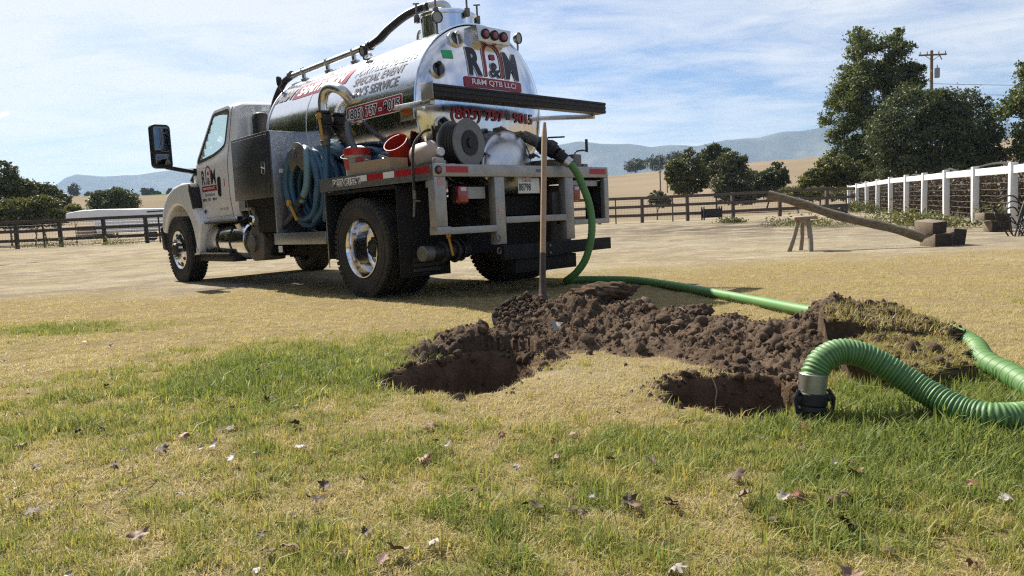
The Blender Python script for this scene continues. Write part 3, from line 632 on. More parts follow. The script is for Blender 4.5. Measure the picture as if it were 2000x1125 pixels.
# left hose well, tool box
m = MB(); m.b2(.68, 1.92, .70, 1.225, .562, .70, .004); tpart('step_box', m, GALV)
m = MB(); m.b2(.70, 1.86, .62, .66, .70, 1.60); tpart('well_wall', m, UNDER)
m = MB(); m.b2(1.865, 2.976, .84, 1.222, 1.140, 1.930, .006); tb = tpart('tool_box', m, TOOLD)
m = MB(); m.b2(1.845, 1.864, .68, 1.215, .70, 1.925, .003); m.build('end_panel', GALV, tb)
m = MB(); m.b2(1.93, 2.93, 1.2225, 1.230, 1.175, 1.895, .004); dd = m.build('door', TOOLD, tb)
m = MB(); m.prism(rrect(.09, .15, .02), lambda a, b, t: (2.06+a, t, 1.50+b), 1.2305, 1.237, .002); m.bar((2.03, 1.243, 1.49), (2.09, 1.243, 1.51), .025, .012, .003); m.build('latch', CHROME, tb)
m = MB(); m.b2(1.95, 2.85, .86, 1.15, 1.05, 1.138); m.b2(2.0, 2.6, .72, 1.10, .72, 1.05); tpart('tool_box_bracket', m, UNDER)
m = MB(); m.box((1.842, 1.10, 1.45), (.003, .07, .05)); m.build('label_plate', WHT, tb)
# hose hanger plate
m = MB(); m.prism([(.14*math.cos(R_(a)), .14*math.sin(R_(a))) for a in range(0, 181, 12)]+[(-.14, -.16), (-.09, -.19), (0, -.11), (.09, -.19), (.14, -.16)], lambda a, b, t: (1.40+a*1.35, t, 1.60+b), 1.115, 1.13, .003); hg = tpart('hose_hanger', m, GREYM); m = MB(); m.torus((1.42, 1.137, 1.58), (0, 1, 0), .03, .008, 16, 6); m.box((1.42, 1.135, 1.64), (.05, .015, .06), .005); m.build('hook', GREYM, hg); m = MB(); m.cyl((1.40, .67, 1.62), (1.40, 1.114, 1.62), .06, n=14); m.build('peg', GREYM, hg)
# rear fittings: hose reel, lower manway, discharge valve, winch
m = MB()
for y in (.60, .80): m.lathe([(.05, -.012), (.225, -.012), (.232, 0), (.225, .012), (.05, .012)], (-1.08, y, 1.475), (0, 1, 0), 32)
m.cyl((-1.08, .60, 1.475), (-1.08, .80, 1.475), .10, n=20)
HR = Matrix.Rotation(R_(-80), 4, 'Z'); c0 = Vector((-1.08, .70, 1.455))
def spin(mb): mb.v = [tuple(c0+(HR.to_3x3() @ (Vector(v)-c0))) for v in mb.v]; return mb
BLK = M_('reel_grey', (.17, .175, .18), .45, .3, var=.2, vscale=12)
reel = tpart('hose_reel', spin(m), BLK); m = MB()
for k, r in enumerate((.15, .178)):
    for y in (.63, .665, .70, .735, .77): m.torus((-1.08, y, 1.475), (0, 1, 0), r, .0185, 28, 7)
spin(m).build('wound_hose', RUB, reel)
m = MB(); m.cyl((-1.08, .584, 1.475), (-1.08, .566, 1.475), .05, n=6); m.cyl((-1.08, .588, 1.475), (-1.08, .58, 1.475), .12, n=24); spin(m).build('hub', BLACKP, reel)
m = MB(); m.b2(-1.13, -1.02, .83, .87, 1.26, 1.62, .005); m.b2(-1.22, -.92, .82, .88, 1.262, 1.28); m.b2(-1.20, -.98, .80, .92, 1.60, 1.66, .006); m.b2(-1.20, -1.15, .86, .92, 1.45, 1.60, .004)
spin(m).build('stand', BLACKM, reel)
P = catmull([(-1.03, 1.02, 1.60), (-1.05, 1.12, 1.57), (-1.06, 1.235, 1.45), (-1.06, 1.262, 1.28), (-1.06, 1.262, 1.10), (-1.06, 1.262, 1.02)], 7)
m = MB(); m.tube(P, .014, 8); m.build('wash_hose', RUB, reel); m = MB(); m.cyl((-1.06, 1.262, 1.04), (-1.06, 1.262, .96), .018, n=10); m.bar((-1.06, 1.262, .945), (-1.14, 1.262, .94), .018, .012); m.cyl((-1.06, 1.262, .96), (-1.03, 1.262, .80), .010, n=8); m.build('spray_wand', GREYM, reel)
mw = (-.70, 0.0, 1.30)
m = MB(); m.lathe([(.30, -.1), (.30, .24), (.345, .245), (.345, .275), (.325, .28), (.31, .30), (.22, .365), (.1, .395), (0, .40)], mw, (-1, 0, 0), 44); mwy = tpart('manway', m, ALU)
m = MB(); m.torus((mw[0]-.26, 0, 1.30), (1, 0, 0), .345, .016, 44, 8); m.build('clamp_ring', GREYM, mwy)
for a in (15, 75, 120, 165, 210, 330):
    p = Vector((mw[0]-.25, .365*math.cos(R_(a)), 1.30+.365*math.sin(R_(a)))); m = MB(); m.box(p, (.10, .05, .05), .008, (R_(a), 0, 0)); m.cyl(p+Vector((.06, 0, 0)), p+Vector((-.11, 0, 0)), .012, n=8); m.bar(p+Vector((-.10, -.05, -.02)), p+Vector((-.10, .05, .02)), .014, .014); m.build('wing_clamp', GREYM, mwy)
dvp = catmull([(-.70, -.44, 1.66), (-.82, -.455, 1.615), (-.95, -.45, 1.56), (-1.05, -.445, 1.515)], 6)
m = MB(); m.tube(dvp, .062, 16); m.torus(dvp[-1], dvp[-1]-dvp[-3], .075, .016, 24, 8); vs_ = tpart('discharge_pipe', m, GREYM)
a_, b_ = Vector((-1.05, -.445, 1.515)), Vector((-1.24, -.437, 1.415)); m = MB(); m.cyl(a_, b_, .078, n=18, ch=.01); u, v, d = frame(b_-a_); m.box((a_+b_)/2, (.10, .165, .165), .02, Matrix((d, u, v)).transposed().to_4x4()); m.cyl(b_, b_+d*.05, .066, n=16); m.build('valve_body', BLACKP, vs_)
m = MB(); m.bar((a_+b_)/2+Vector((0, 0, .11)), (a_+b_)/2+Vector((-.05, -.20, .12)), .03, .016, .004); m.build('lever', BLACKP, vs_)
m = MB(); m.box((-1.12, -.86, 1.335), (.12, .13, .15), .008); m.box((-1.12, -1.0, 1.285), (.10, .08, .05), .005); wi = tpart('winch', m, GREYM); m = MB(); m.tube(catmull([(-1.14, -.86, 1.41), (-1.15, -.87, 1.44), (-1.16, -.95, 1.455), (-1.16, -1.04, 1.455)], 4), .009, 8); m.cyl((-1.16, -1.04, 1.44), (-1.16, -1.04, 1.58), .016, n=10); m.build('crank', BLACKM, wi)
m = MB(); m.box((-1.0, -.62, 1.30), (.34, .50, .085), .004, (0, 0, .15)); tpart('timber_pad', m, M_('old_timber', (.16, .12, .085), .8, var=.4, vscale=8, stretch=(2, 14, 14), bump=.2))
m = MB(); m.box((-1.20, 1.08, 1.295), (.05, .10, .06), .004); m.box((-1.20, 1.02, 1.285), (.03, .04, .04), .004); tpart('junction_box', m, ALUPAINT)
# wheels -----------------------------------------------------------------
def tyre_mesh(wd=.27, ro=.51, ri=.288, lugs=True):
    h = wd/2; m = MB()
    prof = [(ri, h*.62), (ri+.012, h*.80), (ri+.05, h*.97), (ri+.105, h*1.0), (ro-.055, h*.95), (ro-.022, h*.89), (ro-.004, h*.80)]
    g = [.52, .17, -.17, -.52]
    tr_ = []
    for x in g: tr_ += [(ro, h*(x+.055)), (ro-.014, h*(x+.04)), (ro-.014, h*(x-.04)), (ro, h*(x-.055))]
    prof = prof+tr_+[(r, -t) for r, t in prof[::-1]]
    m.lathe(prof, (0, 0, 0), (0, 1, 0), 72)
    if lugs:
        n = 54
        for k in range(n):
            a = 2*math.pi*k/n
            for s in (1, -1):
                M = Matrix.Rotation(a, 4, 'Y') @ Matrix.Translation((ro-.012, s*h*.80, 0)) @ Matrix.Rotation(s*R_(12), 4, 'Z')
                m.box((0, 0, 0), (.035, h*.30, 2*math.pi*ro/n*.62), 0, None); vs = m.v[-8:]; m.v[-8:] = [tuple(M @ Vector(v)) for v in vs]
            for yy in (-.34, 0, .34):
                M = Matrix.Rotation(a+(.05 if yy else 0), 4, 'Y') @ Matrix.Translation((ro-.004, yy*h, 0)) @ Matrix.Rotation(R_(20), 4, 'X')
                m.box((0, 0, 0), (.014, h*.22, .026)); vs = m.v[-8:]; m.v[-8:] = [tuple(M @ Vector(v)) for v in vs]
    for r in (ri+.10, ri+.155): m.torus((0, h*.985, 0), (0, 1, 0), r, .004, 60, 5)
    return m
TY = tyre_mesh().mesh('tyre', RUB, 30); 
def wheel(X, Y, s, kind):
    t = bpy.data.objects.new('wheel', TY); COL.objects.link(t); t.parent = TRUCK; t.location = (X, Y, .508)
    t.rotation_euler = (0, R_(random.uniform(0, 360)), 0) if s > 0 else (math.pi, R_(20), 0)
    m = MB(); h = .135
    if kind == 'rear':
        m.lathe([(.288, h*.66), (.300, h*.80), (.302, h*.92), (.292, h*.94), (.282, h*.80), (.272, h*.55), (.262, h*.1), (.256, -h*.70), (.235, -h*.92), (.20, -h*1.0), (.10, -h*1.0), (.10, -h*1.2), (.256, -h*1.2)], (0, 0, 0), (0, 1, 0), 56)
        r = m.build('rim', CHROME, t)
        m = MB()
        for k in range(10): a = 2*math.pi*k/10; m.cyl((.205*math.cos(a), -h*1.02, .205*math.sin(a)), (.205*math.cos(a), -h*.965, .205*math.sin(a)), .026, n=14)
        m.build('hand_hole', BLACKM, t)
        m = MB(); m.lathe([(.125, -h*1.0), (.125, -h*.7), (.105, -h*.6), (.095, -h*.15), (.085, -h*.05), (0, -h*.02)], (0, 0, 0), (0, 1, 0), 28)
        for k in range(10): a = 2*math.pi*(k+.5)/10; m.cyl((.143*math.cos(a), -h*1.0, .143*math.sin(a)), (.143*math.cos(a), -h*.6, .143*math.sin(a)), .017, n=6)
        for k in range(8): a = 2*math.pi*k/8; m.cyl((.07*math.cos(a), -h*.06, .07*math.sin(a)), (.07*math.cos(a), h*.04, .07*math.sin(a)), .010, n=6)
        m.build('hub', BLACKM, t)
    elif kind == 'front':
        m.lathe([(.288, h*.66), (.300, h*.80), (.302, h*.92), (.290, h*.94), (.275, h*.72), (.262, h*.66), (.245, h*.80), (.20, h*1.0), (.16, h*1.06), (.10, h*1.06), (.10, h*.5), (.26, h*.3)], (0, 0, 0), (0, 1, 0), 56)
        m.build('rim', CHROME, t); m = MB()
        for k in range(10):
            a = 2*math.pi*k/10; c, q = math.cos(a), math.sin(a); m.cyl((.222*c, h*.80, .222*q), (.228*c, h*.945, .228*q), .027, n=14)
        m.build('hand_hole', BLACKM, t); m = MB(); m.lathe([(.10, h*1.0), (.10, h*1.35), (.085, h*1.5), (0, h*1.52)], (0, 0, 0), (0, 1, 0), 24); m.build('hub', BLACKM, t); m = MB()
        for k in range(10): a = 2*math.pi*(k+.5)/10; m.cyl((.143*math.cos(a), h*1.05, .143*math.sin(a)), (.143*math.cos(a), h*1.38, .143*math.sin(a)), .018, n=8)
        m.build('lug_nut', CHROME, t)
    else:
        m.lathe([(.288, h*.6), (.25, h*.3), (.24, -h*.5), (.05, -h*.5), (.05, -h*.8), (.28, -h*.8)], (0, 0, 0), (0, 1, 0), 32); m.build('rim', BLACKM, t)
random.seed(4)
wheel(0, 1.083, 1, 'rear'); wheel(0, .765, 1, 'inner'); wheel(0, -1.083, -1, 'rear'); wheel(0, -.765, -1, 'inner'); wheel(5.30, 1.063, 1, 'front'); wheel(5.30, -1.063, -1, 'front')
# fuel tank and chassis side ------------------------------------------------
FC = (.845, .615)
m = MB(); m.lathe([(0, 0), (.20, 0.0), (.245, .014), (.262, .045), (.262, 1.285), (.245, 1.315), (.20, 1.33), (0, 1.33)], (3.13, FC[0], FC[1]), (1, 0, 0), 44); ft = tpart('fuel_tank', m, CHROME)
for X in (3.55, 4.0): m = MB(); m.lathe([(.262, -.025), (.270, -.025), (.270, .025), (.262, .025)], (X, *FC), (1, 0, 0), 40); m.build('strap', BLACKP, ft)
m = MB(); m.cyl((3.32, 1.02, .78), (3.32, 1.06, .86), .05, n=16); m.build('filler_cap', ALU, ft)
def tread(x0, x1, y0, y1, z):
    m = MB(); m.b2(x0, x1, y0, y1, z-.03, z, .003); o = tpart('cab_step', m, BLACKM); m = MB()
    k = x0+.01
    while k < x1-.01: m.b2(k, k+.018, y1-.002, y1+.010, z-.006, z+.010); k += .034
    m.b2(x0, x1, y1, y1+.008, z-.008, z+.002); m.build('serrated_edge', ALU, o)
tread(3.27, 4.42, .80, 1.10, .905); tread(3.50, 4.80, .86, 1.14, .452)
m = MB(); m.b2(3.50, 4.80, .90, 1.10, .33, .42, .01); m.b2(4.44, 4.62, .6, 1.05, .42, .88, .03); tpart('step_bracket', m, BLACKM)
m = MB(); m.prism(round_poly([(2.62, .36), (2.60, .70), (2.68, .80), (2.93, .80), (3.02, .70), (3.04, .42), (2.95, .34)], .05), lambda a, b, t: (a, t, b), .75, 1.06, .025, 3); em = tpart('air_filter_canister', m, M_('dusty_casting', (.17, .155, .135), .6, .45, var=.4, vscale=12, bump=.1)); m = MB(); m.lathe([(.115, 0), (.115, .05), (.10, .065), (0, .065)], (2.86, 1.05, .58), (0, 1, 0), 28); m.build('cover', GREYM, em)
m = MB(); m.lathe([(.0, 0), (.07, .0), (.085, .03), (.085, .16), (.06, .2), (0, .2)], (2.70, .95, .87), (-.3, .9, .1), 24); m.lathe([(0, 0), (.06, .0), (.06, .10), (0, .13)], (2.84, .95, 1.02), (0, 1, 0), 20); tpart('intake_cap', m, GREYM)
m = MB(); m.cyl((2.70, 1.10, .885), (2.68, 1.17, .89), .062, n=20, ch=.02); tpart('chrome_cap', m, CHROME)
random.seed(9); m = MB()
for k in range(26):
    X, z = random.uniform(1.95, 2.62), random.uniform(.40, 1.0); s_ = random.uniform(.03, .09); m.box((X, random.uniform(.75, 1.02), z), (s_*random.uniform(.6, 1.6), .12, s_*random.uniform(.6, 1.8)), .008)
for k in range(9):
    X = random.uniform(1.95, 2.9); m.tube(catmull([(X, .95, 1.1), (X+random.uniform(-.1, .1), 1.04, .85), (X+random.uniform(-.12, .12), .98, .62), (X+random.uniform(-.2, .2), .9, .5)], 5), .011, 6)
m.b2(1.93, 2.62, .45, .80, .40, 1.12, .02); m.b2(.70, 1.92, .45, .80, .36, .56, .02); tpart('air_and_brake_gear', m, UNDER)
m = MB(); m.box((2.15, 1.04, .50), (.10, .01, .08)); tpart('data_plate', m, WHT)
m = MB(); m.b2(2.98, 3.46, .30, .95, .90, 1.05, .02); m.b2(3.30, 3.40, -.9, .98, 1.0, 1.06); tpart('cab_mount', m, BLACKM)
m = MB(); m.b2(2.55, 3.35, 1.0, 1.02, 1.02, 1.13, .004); m.bar((2.78, 1.15, 1.14), (2.70, 1.14, .80), .012, .012); tpart('side_bracket', m, ALUPAINT)
# cab --------------------------------------------------------------------
def cab_y(z): return 1.045 if z < 1.70 else 1.045-.125*((z-1.70)/.75)
def cab_y2(z): return cab_y(z)-.03*sstep(1.25, .95, np.array(z))
CB, ZB, ZT = 3.42, .955, 2.535
WIN = round_poly([(4.640, 1.775), (4.175, 2.435), (3.615, 2.440), (3.650, 1.95), (3.80, 1.89), (4.05, 1.835)], .07, 5)
def inpoly(x, y, P):
    r = False
    for i in range(len(P)):
        (x0, y0), (x1, y1) = P[i-1], P[i]
        if (y0 > y) != (y1 > y) and x < (x1-x0)*(y-y0)/(y1-y0)+x0: r = not r
    return r
def cab_section(ztop):
    P = []; zs = [ZB, 1.0, 1.1]+[1.2+.05*k for k in range(60)]
    rt = .13
    for z in zs:
        if z < ztop-rt: P.append((float(cab_y2(z)), z))
    y0 = cab_y(ztop-rt)
    for k in range(0, 7): a = R_(90*k/6); P.append((y0-rt*1.2*(1-math.cos(a)), ztop-rt+rt*math.sin(a)))
    P += [(y0*.55, ztop+.015), (0, ztop+.02)]
    return P
def resampleP(P, n):
    L = [0]
    for a, b in zip(P, P[1:]): L.append(L[-1]+math.hypot(b[0]-a[0], b[1]-a[1]))
    out = []
    for k in range(n):
        t = L[-1]*k/(n-1); i = max(j for j in range(len(L)) if L[j] <= t+1e-9); i = min(i, len(P)-2); f = (t-L[i])/max(L[i+1]-L[i], 1e-9)
        out.append((P[i][0]+(P[i+1][0]-P[i][0])*f, P[i][1]+(P[i+1][1]-P[i][1])*f))
    return out
XS = [CB+.0, CB+.015, CB+.05, CB+.10]+[CB+.14+.04*k for k in range(20)]+[4.40, 4.45, 4.5, 4.55, 4.6, 4.65, 4.70, 4.75, 4.80, 4.84]
def ztop_at(X):
    if X < 4.15: return ZT-.05*(1-min((X-CB)/.12, 1))**2-.0*X-.03*max(0, (X-3.9))/.25
    return 2.505-(X-4.15)*(2.505-1.74)/(4.84-4.15)
NP = 54; vs = []; fs = []
for X in XS:
    q = resampleP(cab_section(ztop_at(X)), NP); ins = 1-.045*(1-min((X-CB)/.10, 1))**2
    full = [(y*ins, z) for y, z in q]+[(-y*ins, z) for y, z in q[::-1][1:]]
    vs += [(X, y, z) for y, z in full]
K = 2*NP-1
for i in range(len(XS)-1):
    for k in range(K-1):
        ids = (i*K+k, i*K+k+1, (i+1)*K+k+1, (i+1)*K+k); cx = sum(vs[j][0] for j in ids)/4; cy = sum(vs[j][1] for j in ids)/4; cz = sum(vs[j][2] for j in ids)/4
        if abs(cy) > .8 and inpoly(cx, cz, WIN): continue
        if cx > 4.22 and abs(cy) < .92 and 1.80 < cz < 2.47: continue
        fs.append(ids)
fs.append(tuple(range(K)))
m = MB(); m.add(vs, fs); bm = bmesh.new()
cab = tpart('cab', m, WHITE, label='white painted cab')
# back panel relief
m = MB(); m.prism(round_poly([(.62, 1.30), (.80, 1.35), (.76, 2.36), (.55, 2.42), (-.55, 2.42), (-.76, 2.36), (-.80, 1.35), (-.62, 1.30)], .06), lambda a, b, t: (t, a, b), CB, CB-.03, .02, 3); m.build('back_panel', WHITE, cab)
m = MB(); m.prism(rrect(.62, .52, .08), lambda a, b, t: (t, a, 2.10+b), CB-.031, CB-.040, .004); m.build('back_window', GLASSD, cab)
def side_panel(P, off, mat, name, par, s=1, inner=None, th=.012, sm=50):
    bm = bmesh.new(); A = [bm.verts.new((a, 0, b)) for a, b in P]
    if inner:
        B = [bm.verts.new((a, 0, b)) for a, b in inner]; n = len(P)
        for i in range(n): bm.faces.new((A[i], A[(i+1) % n], B[(i+1) % n], B[i]))
    else: bm.faces.new(A)
    for z in (1.0, 1.1, 1.2, 1.45, 1.70, 1.95, 2.2): bmesh.ops.bisect_plane(bm, geom=bm.verts[:]+bm.edges[:]+bm.faces[:], plane_co=(0, 0, z), plane_no=(0, 0, 1))
    ex = bmesh.ops.extrude_face_region(bm, geom=bm.faces[:]); nv = [v for v in ex['geom'] if isinstance(v, bmesh.types.BMVert)]; ns = set(nv)
    for v in bm.verts: v.co.y = s*(float(cab_y2(v.co.z))+(off if v in ns else off-th))
    m = MB(); m.bm(bm); return m.build(name, mat, par, sm)
def grow(P, d):
    c = Vector((sum(p[0] for p in P)/len(P), sum(p[1] for p in P)/len(P))); out = []
    n = len(P)
    for i in range(n):
        t = (Vector(P[(i+1) % n])-Vector(P[i-1])).normalized(); nn = Vector((t.y, -t.x))
        if nn.dot(Vector(P[i])-c) < 0: nn = -nn
        out.append(tuple(Vector(P[i])+nn*d))
    return out
TGL = bpy.data.materials.new('tinted_glass'); TGL.use_nodes = True; T_ = NT(TGL.node_tree); TGL.node_tree.nodes.remove(TGL.node_tree.nodes['Principled BSDF'])
mx = T_.add('ShaderNodeMixShader', None, i0=T_.math('ADD', .05, T_.math('MULTIPLY', T_.math('POWER', T_.add('ShaderNodeLayerWeight', None, Blend=.5).outputs['Facing'], 4.0), .45)), i1=T_.add('ShaderNodeBsdfTransparent', None, Color=(.90, .965, .955, 1)).outputs[0], i2=T_.add('ShaderNodeBsdfGlossy', None, Roughness=.02).outputs[0])
T_.l.new(mx.outputs[0], TGL.node_tree.nodes['Material Output'].inputs[0])
DOOR = round_poly([(3.555, .985), (4.50, .975), (4.60, 1.15), (4.79, 1.62), (4.76, 1.70), (4.215, 2.475), (3.555, 2.480)], .05, 4)
for s in (1, -1):
    LOW = [(3.555, .985), (4.50, .975), (4.60, 1.15), (4.79, 1.62), (4.74, 1.70), (4.62, 1.735), (4.05, 1.79), (3.80, 1.845), (3.62, 1.90), (3.555, 1.95)]
    d_ = side_panel(round_poly(LOW, .03, 3), .014, WHITE, 'door', TRUCK, s)
    side_panel(grow(WIN, .055), .0125, WHITE, 'window_frame', d_, s, inner=WIN)
    side_panel(grow(WIN, .016), .016, BLACKP, 'window_seal', d_, s, inner=grow(WIN, -.030))
    side_panel(WIN, .000, TGL, 'window', d_, s, th=.004)
    if s > 0: door = d_
side_panel([(3.548, .96), (3.556, .96), (3.556, 2.47), (3.548, 2.47)], .003, BLACKP, 'door_gap', cab)
m = MB(); m.prism(round_poly([(3.86, 1.245), (3.815, 1.26), (3.80, 1.50), (3.835, 1.535), (3.90, 1.51), (3.905, 1.28)], .03), lambda a, b, t: (a, t, b), 1.05, 1.075, .008); m.build('door_handle', BLACKP, door)
m = MB(); m.box((3.68, 1.055, 1.44), (.02, .015, .11), .004); m.build('warning_label', REDT, door); m = MB(); m.prism([(4.46, 1.03), (4.49, 1.06), (4.46, 1.09), (4.43, 1.07)], lambda a, b, t: (a, t, b), 1.05, 1.062); m.build('door_badge', BLACKP, door)
def dtext(body, X, z, wd, ht, mat, off=.0165, bold=.004): return text_on(body, .2, lambda u, v: (X-u, float(cab_y2(z+v))+off, z+v), 'door_lettering', mat, door, fit=(wd, ht), bold=bold)
dtext("R", 4.42, 1.44, .12, .21, NAVY); dtext("M", 4.05, 1.44, .15, .21, NAVY); dtext("&", 4.235, 1.44, .10, .10, NAVY)
ap = [(4.325, 1.44), (4.325, 1.56)]+[(4.235+.09*math.cos(R_(a)), 1.60+.10*math.sin(R_(a))) for a in range(0, 181, 15)]+[(4.145, 1.56), (4.145, 1.44)]
m = MB(); n = len(ap); vs = []
for i, p in enumerate(ap):
    t = (Vector(ap[min(i+1, n-1)])-Vector(ap[max(i-1, 0)])).normalized(); nn = Vector((-t.y, t.x))*.013
    for q in (-1, 1): vs.append((p[0]+nn.x*q, 1.0615, p[1]+nn.y*q))
m.add(vs, [(2*i, 2*i+1, 2*i+3, 2*i+2) for i in range(n-1)]); m.build('door_logo', MAROON, door)
m = MB(); m.b2(4.21, 4.26, 1.059, 1.0615, 1.575, 1.625); m.build('door_logo', MAROON, door); m = MB(); m.b2(3.96, 4.50, 1.059, 1.0615, 1.345, 1.425); m.build('door_logo', MAROON, door)
dtext("R&M QTB LLC/", 4.23, 1.365, .44, .04, WVIN, .019); dtext("Sanitation", 4.23, 1.275, .36, .05, GREYV, .0165, .0); dtext("(805) 757 - 9015", 4.25, 1.195, .52, .05, NAVY); dtext("DOT 4515290", 3.80, 1.055, .30, .035, GREYV, .0165, 0)
# rocker, interior, windscreen
m = MB(); m.b2(3.50, 4.55, .99, 1.035, .90, .953, .008); m.build('rocker', WHITE, cab)
m = MB(); m.b2(3.55, 3.72, .25, .80, 1.2, 2.12, .05); m.b2(3.55, 3.70, .36, .68, 2.14, 2.34, .04); m.b2(3.55, 3.72, -.8, -.25, 1.2, 2.05, .05); m.b2(4.45, 4.80, -.95, .95, 1.35, 1.72, .05); m.torus((4.35, .50, 1.70), (-.75, 0, .65), .20, .018, 24, 6); m.build('interior', BLACKP, cab)
m = MB(); vs = [(4.21, y, 2.455) for y in (-.88, .88)]+[(4.775, y, 1.82) for y in (.97, -.97)]; m.add(vs, [(0, 1, 2, 3)]); m.build('windscreen', TGL, cab, 0)
# bonnet, fenders
HS = []
for X, zt in ((4.78, 1.70), (5.0, 1.665), (5.3, 1.61), (5.6, 1.54), (5.85, 1.45), (6.02, 1.32), (6.10, 1.15), (6.12, .95)):
    hw = 1.0-.10*max(0, (X-5.6))/.5; HS.append([(X, y, z) for y, z in [(hw, zt-.42), (hw, zt-.22), (hw-.05, zt-.10), (hw-.18, zt-.03), (hw*.5, zt), (0, zt+.01), (-hw*.5, zt), (-hw+.18, zt-.03), (-hw+.05, zt-.10), (-hw, zt-.22), (-hw, zt-.42)]])
m = MB(); vs = [p for s_ in HS for p in s_]; m.add(vs, [(i*11+k, i*11+k+1, (i+1)*11+k+1, (i+1)*11+k) for i in range(len(HS)-1) for k in range(10)]+[tuple(range(77, 88))]); m.build('bonnet', WHITE, TRUCK, 50)
FP = [(4.83, .415), (4.60, .43), (4.47, .70), (4.42, .88), (4.60, 1.10), (4.66, 1.30), (4.72, 1.50), (5.05, 1.515), (5.40, 1.475), (5.68, 1.38), (5.86, 1.25), (5.97, 1.10), (6.03, .92), (6.02, .78)]
FP += [(5.30+.665*math.cos(R_(a)), .52+.665*math.sin(R_(a))) for a in range(22, 189, 8)]
for s in (1, -1):
    m = MB(); m.prism(FP, lambda a, b, t, s=s: (a, s*t, b), .80, 1.175, .045, 4); fe = m.build('fender', WHITE, TRUCK, 45)
    m = MB(); m.prism([(5.30+.66*math.cos(R_(a)), .52+.66*math.sin(R_(a))) for a in range(-5, 186, 10)]+[(5.30+.70*math.cos(R_(a)), .52+.70*math.sin(R_(a))) for a in range(185, -6, -10)], lambda a, b, t, s=s: (a, s*t, b), .5, .799); m.build('wheel_liner', BLACKP, fe)
    m = MB(); m.prism(round_poly([(4.63, 1.10), (4.55, 1.16), (4.60, 1.42), (4.70, 1.50), (4.74, 1.40)], .02), lambda a, b, t, s=s: (a, s*t, b), 1.04, 1.179, .004); m.build('vent', BLACKP, fe)
    m = MB(); m.prism(round_poly([(5.95, .48), (6.16, .50), (6.20, .88), (6.04, .90), (5.97, .75)], .04), lambda a, b, t, s=s: (a, s*t, b), .3, 1.16, .04, 3); m.build('front_bumper', BLACKP, TRUCK)
    # mirrors
    M0 = Vector((4.78, s*1.49, 2.03)); mr = MB(); mr.prism(rrect(.27, .63, .06), lambda a, b, t, s=s: (t, s*1.49+a, 2.03+b), 4.86, 4.74, .02, 3); mo = mr.build('mirror', BLACKP, TRUCK)
    mr = MB(); mr.prism(rrect(.215, .36, .03), lambda a, b, t, s=s: (t, s*1.49+a, 2.13+b), 4.741, 4.735, .001); mr.build('mirror_glass', MIRR, mo)
    mr = MB(); mr.prism(rrect(.215, .15, .03), lambda a, b, t, s=s: (t, s*1.49+a, 1.84+b), 4.741, 4.733, .001); mr.build('mirror_glass', MIRR, mo)
    mr = MB(); mr.bar((4.74, s*1.05, 1.655), (4.79, s*1.46, 1.735), .07, .06, .02); mr.box((4.72, s*1.05, 1.66), (.14, .05, .12), .02); mr.build('mirror_arm', BLACKP, mo)
m = MB(); m.cyl((4.95, 1.02, 1.52), (4.95, .95, 1.65), .05, n=14); m.build('cowl_cap', BLACKP, TRUCK)
m = MB(); m.b2(3.10, 3.30, .60, .78, 1.3, 2.35, .05); m.build('exhaust_stack', BLACKM, TRUCK)
# ------------------------------------------------------------------ soil heap, sods, lids
def soil_mat(name='dug_soil', c1=(.112, .078, .054), c2=(.050, .036, .027)):
    if name in MATS: return MATS[name]
    m = bpy.data.materials.new(name); m.use_nodes = True; T = NT(m.node_tree); b = m.node_tree.nodes['Principled BSDF']
    oc = T.add('ShaderNodeTexCoord').outputs['Object']; n1 = T.noise(oc, 5, 6, .65); n2 = T.noise(oc, 42, 6, .7)
    n0 = T.noise(oc, 2.2, 4, .6); c = T.mix(T.ramp(n1, [(.33, 0.0), (.67, 1.0)]), c1, c2); c = T.mix(T.math('MULTIPLY', T.ramp(n0, [(.45, 0.0), (.68, 1.0)]), .6), c, (.155, .114, .082)); c = T.mix(T.math('MULTIPLY', T.ramp(n2, [(.52, 0.0), (.72, 1.0)]), .5), c, (.20, .14, .095))
    T.put(b.inputs['Base Color'], c); b.inputs['Roughness'].default_value = 1.0; b.inputs['Specular IOR Level'].default_value = .05
    T.put(b.inputs['Normal'], T.add('ShaderNodeBump', None, Strength=.9, Distance=.012, Height=n2)); MATS[name] = m; return m
SOIL = soil_mat()
RIDGE = [(.02, 4.30, .085, .25), (.29, 4.62, .13, .27), (.45, 4.72, .17, .38), (.70, 4.50, .13, .36), (.92, 4.20, .12, .34), (1.12, 3.92, .10, .34), (1.30, 3.68, .10, .34), (1.50, 3.62, .13, .30), (.30, 4.22, .06, .3), (.75, 3.98, .05, .3), (1.05, 3.55, .05, .25), (1.28, 3.32, .07, .2), (1.72, 3.88, .17, .22), (1.95, 3.82, .14, .20), (1.56, 3.62, .16, .2), (2.12, 3.60, .06, .15), (.14, 4.02, .05, .16), (.20, 3.80, .035, .12), (1.24, 3.18, .05, .15), (1.05, 3.32, .04, .2), (-.25, 4.28, .085, .24), (-.50, 4.06, .05, .17), (-.05, 4.18, .06, .16), (.62, 3.45, .02, .12)]
def mound_h(x, y):
    z = np.zeros(np.shape(x))
    for a, b, h, s in RIDGE: z = np.maximum(z, h*1.3*np.exp(-(((x-a)/s)**2+((y-b)/s)**2)*1.1)) + .10*h*np.exp(-(((x-a)/s)**2+((y-b)/s)**2))
    return z
mx_ = np.arange(-.75, 2.4, .0095); my_ = np.arange(3.0, 5.5, .0095); MX, MY = np.meshgrid(mx_, my_, indexing='ij'); b0 = mound_h(MX, MY)
wgt = sstep(.012, .07, b0)
bil = np.abs(2*fbm2(MX, MY, 7, 3, 71)-1); bil2 = np.abs(2*fbm2(MX, MY, 21, 3, 72)-1)
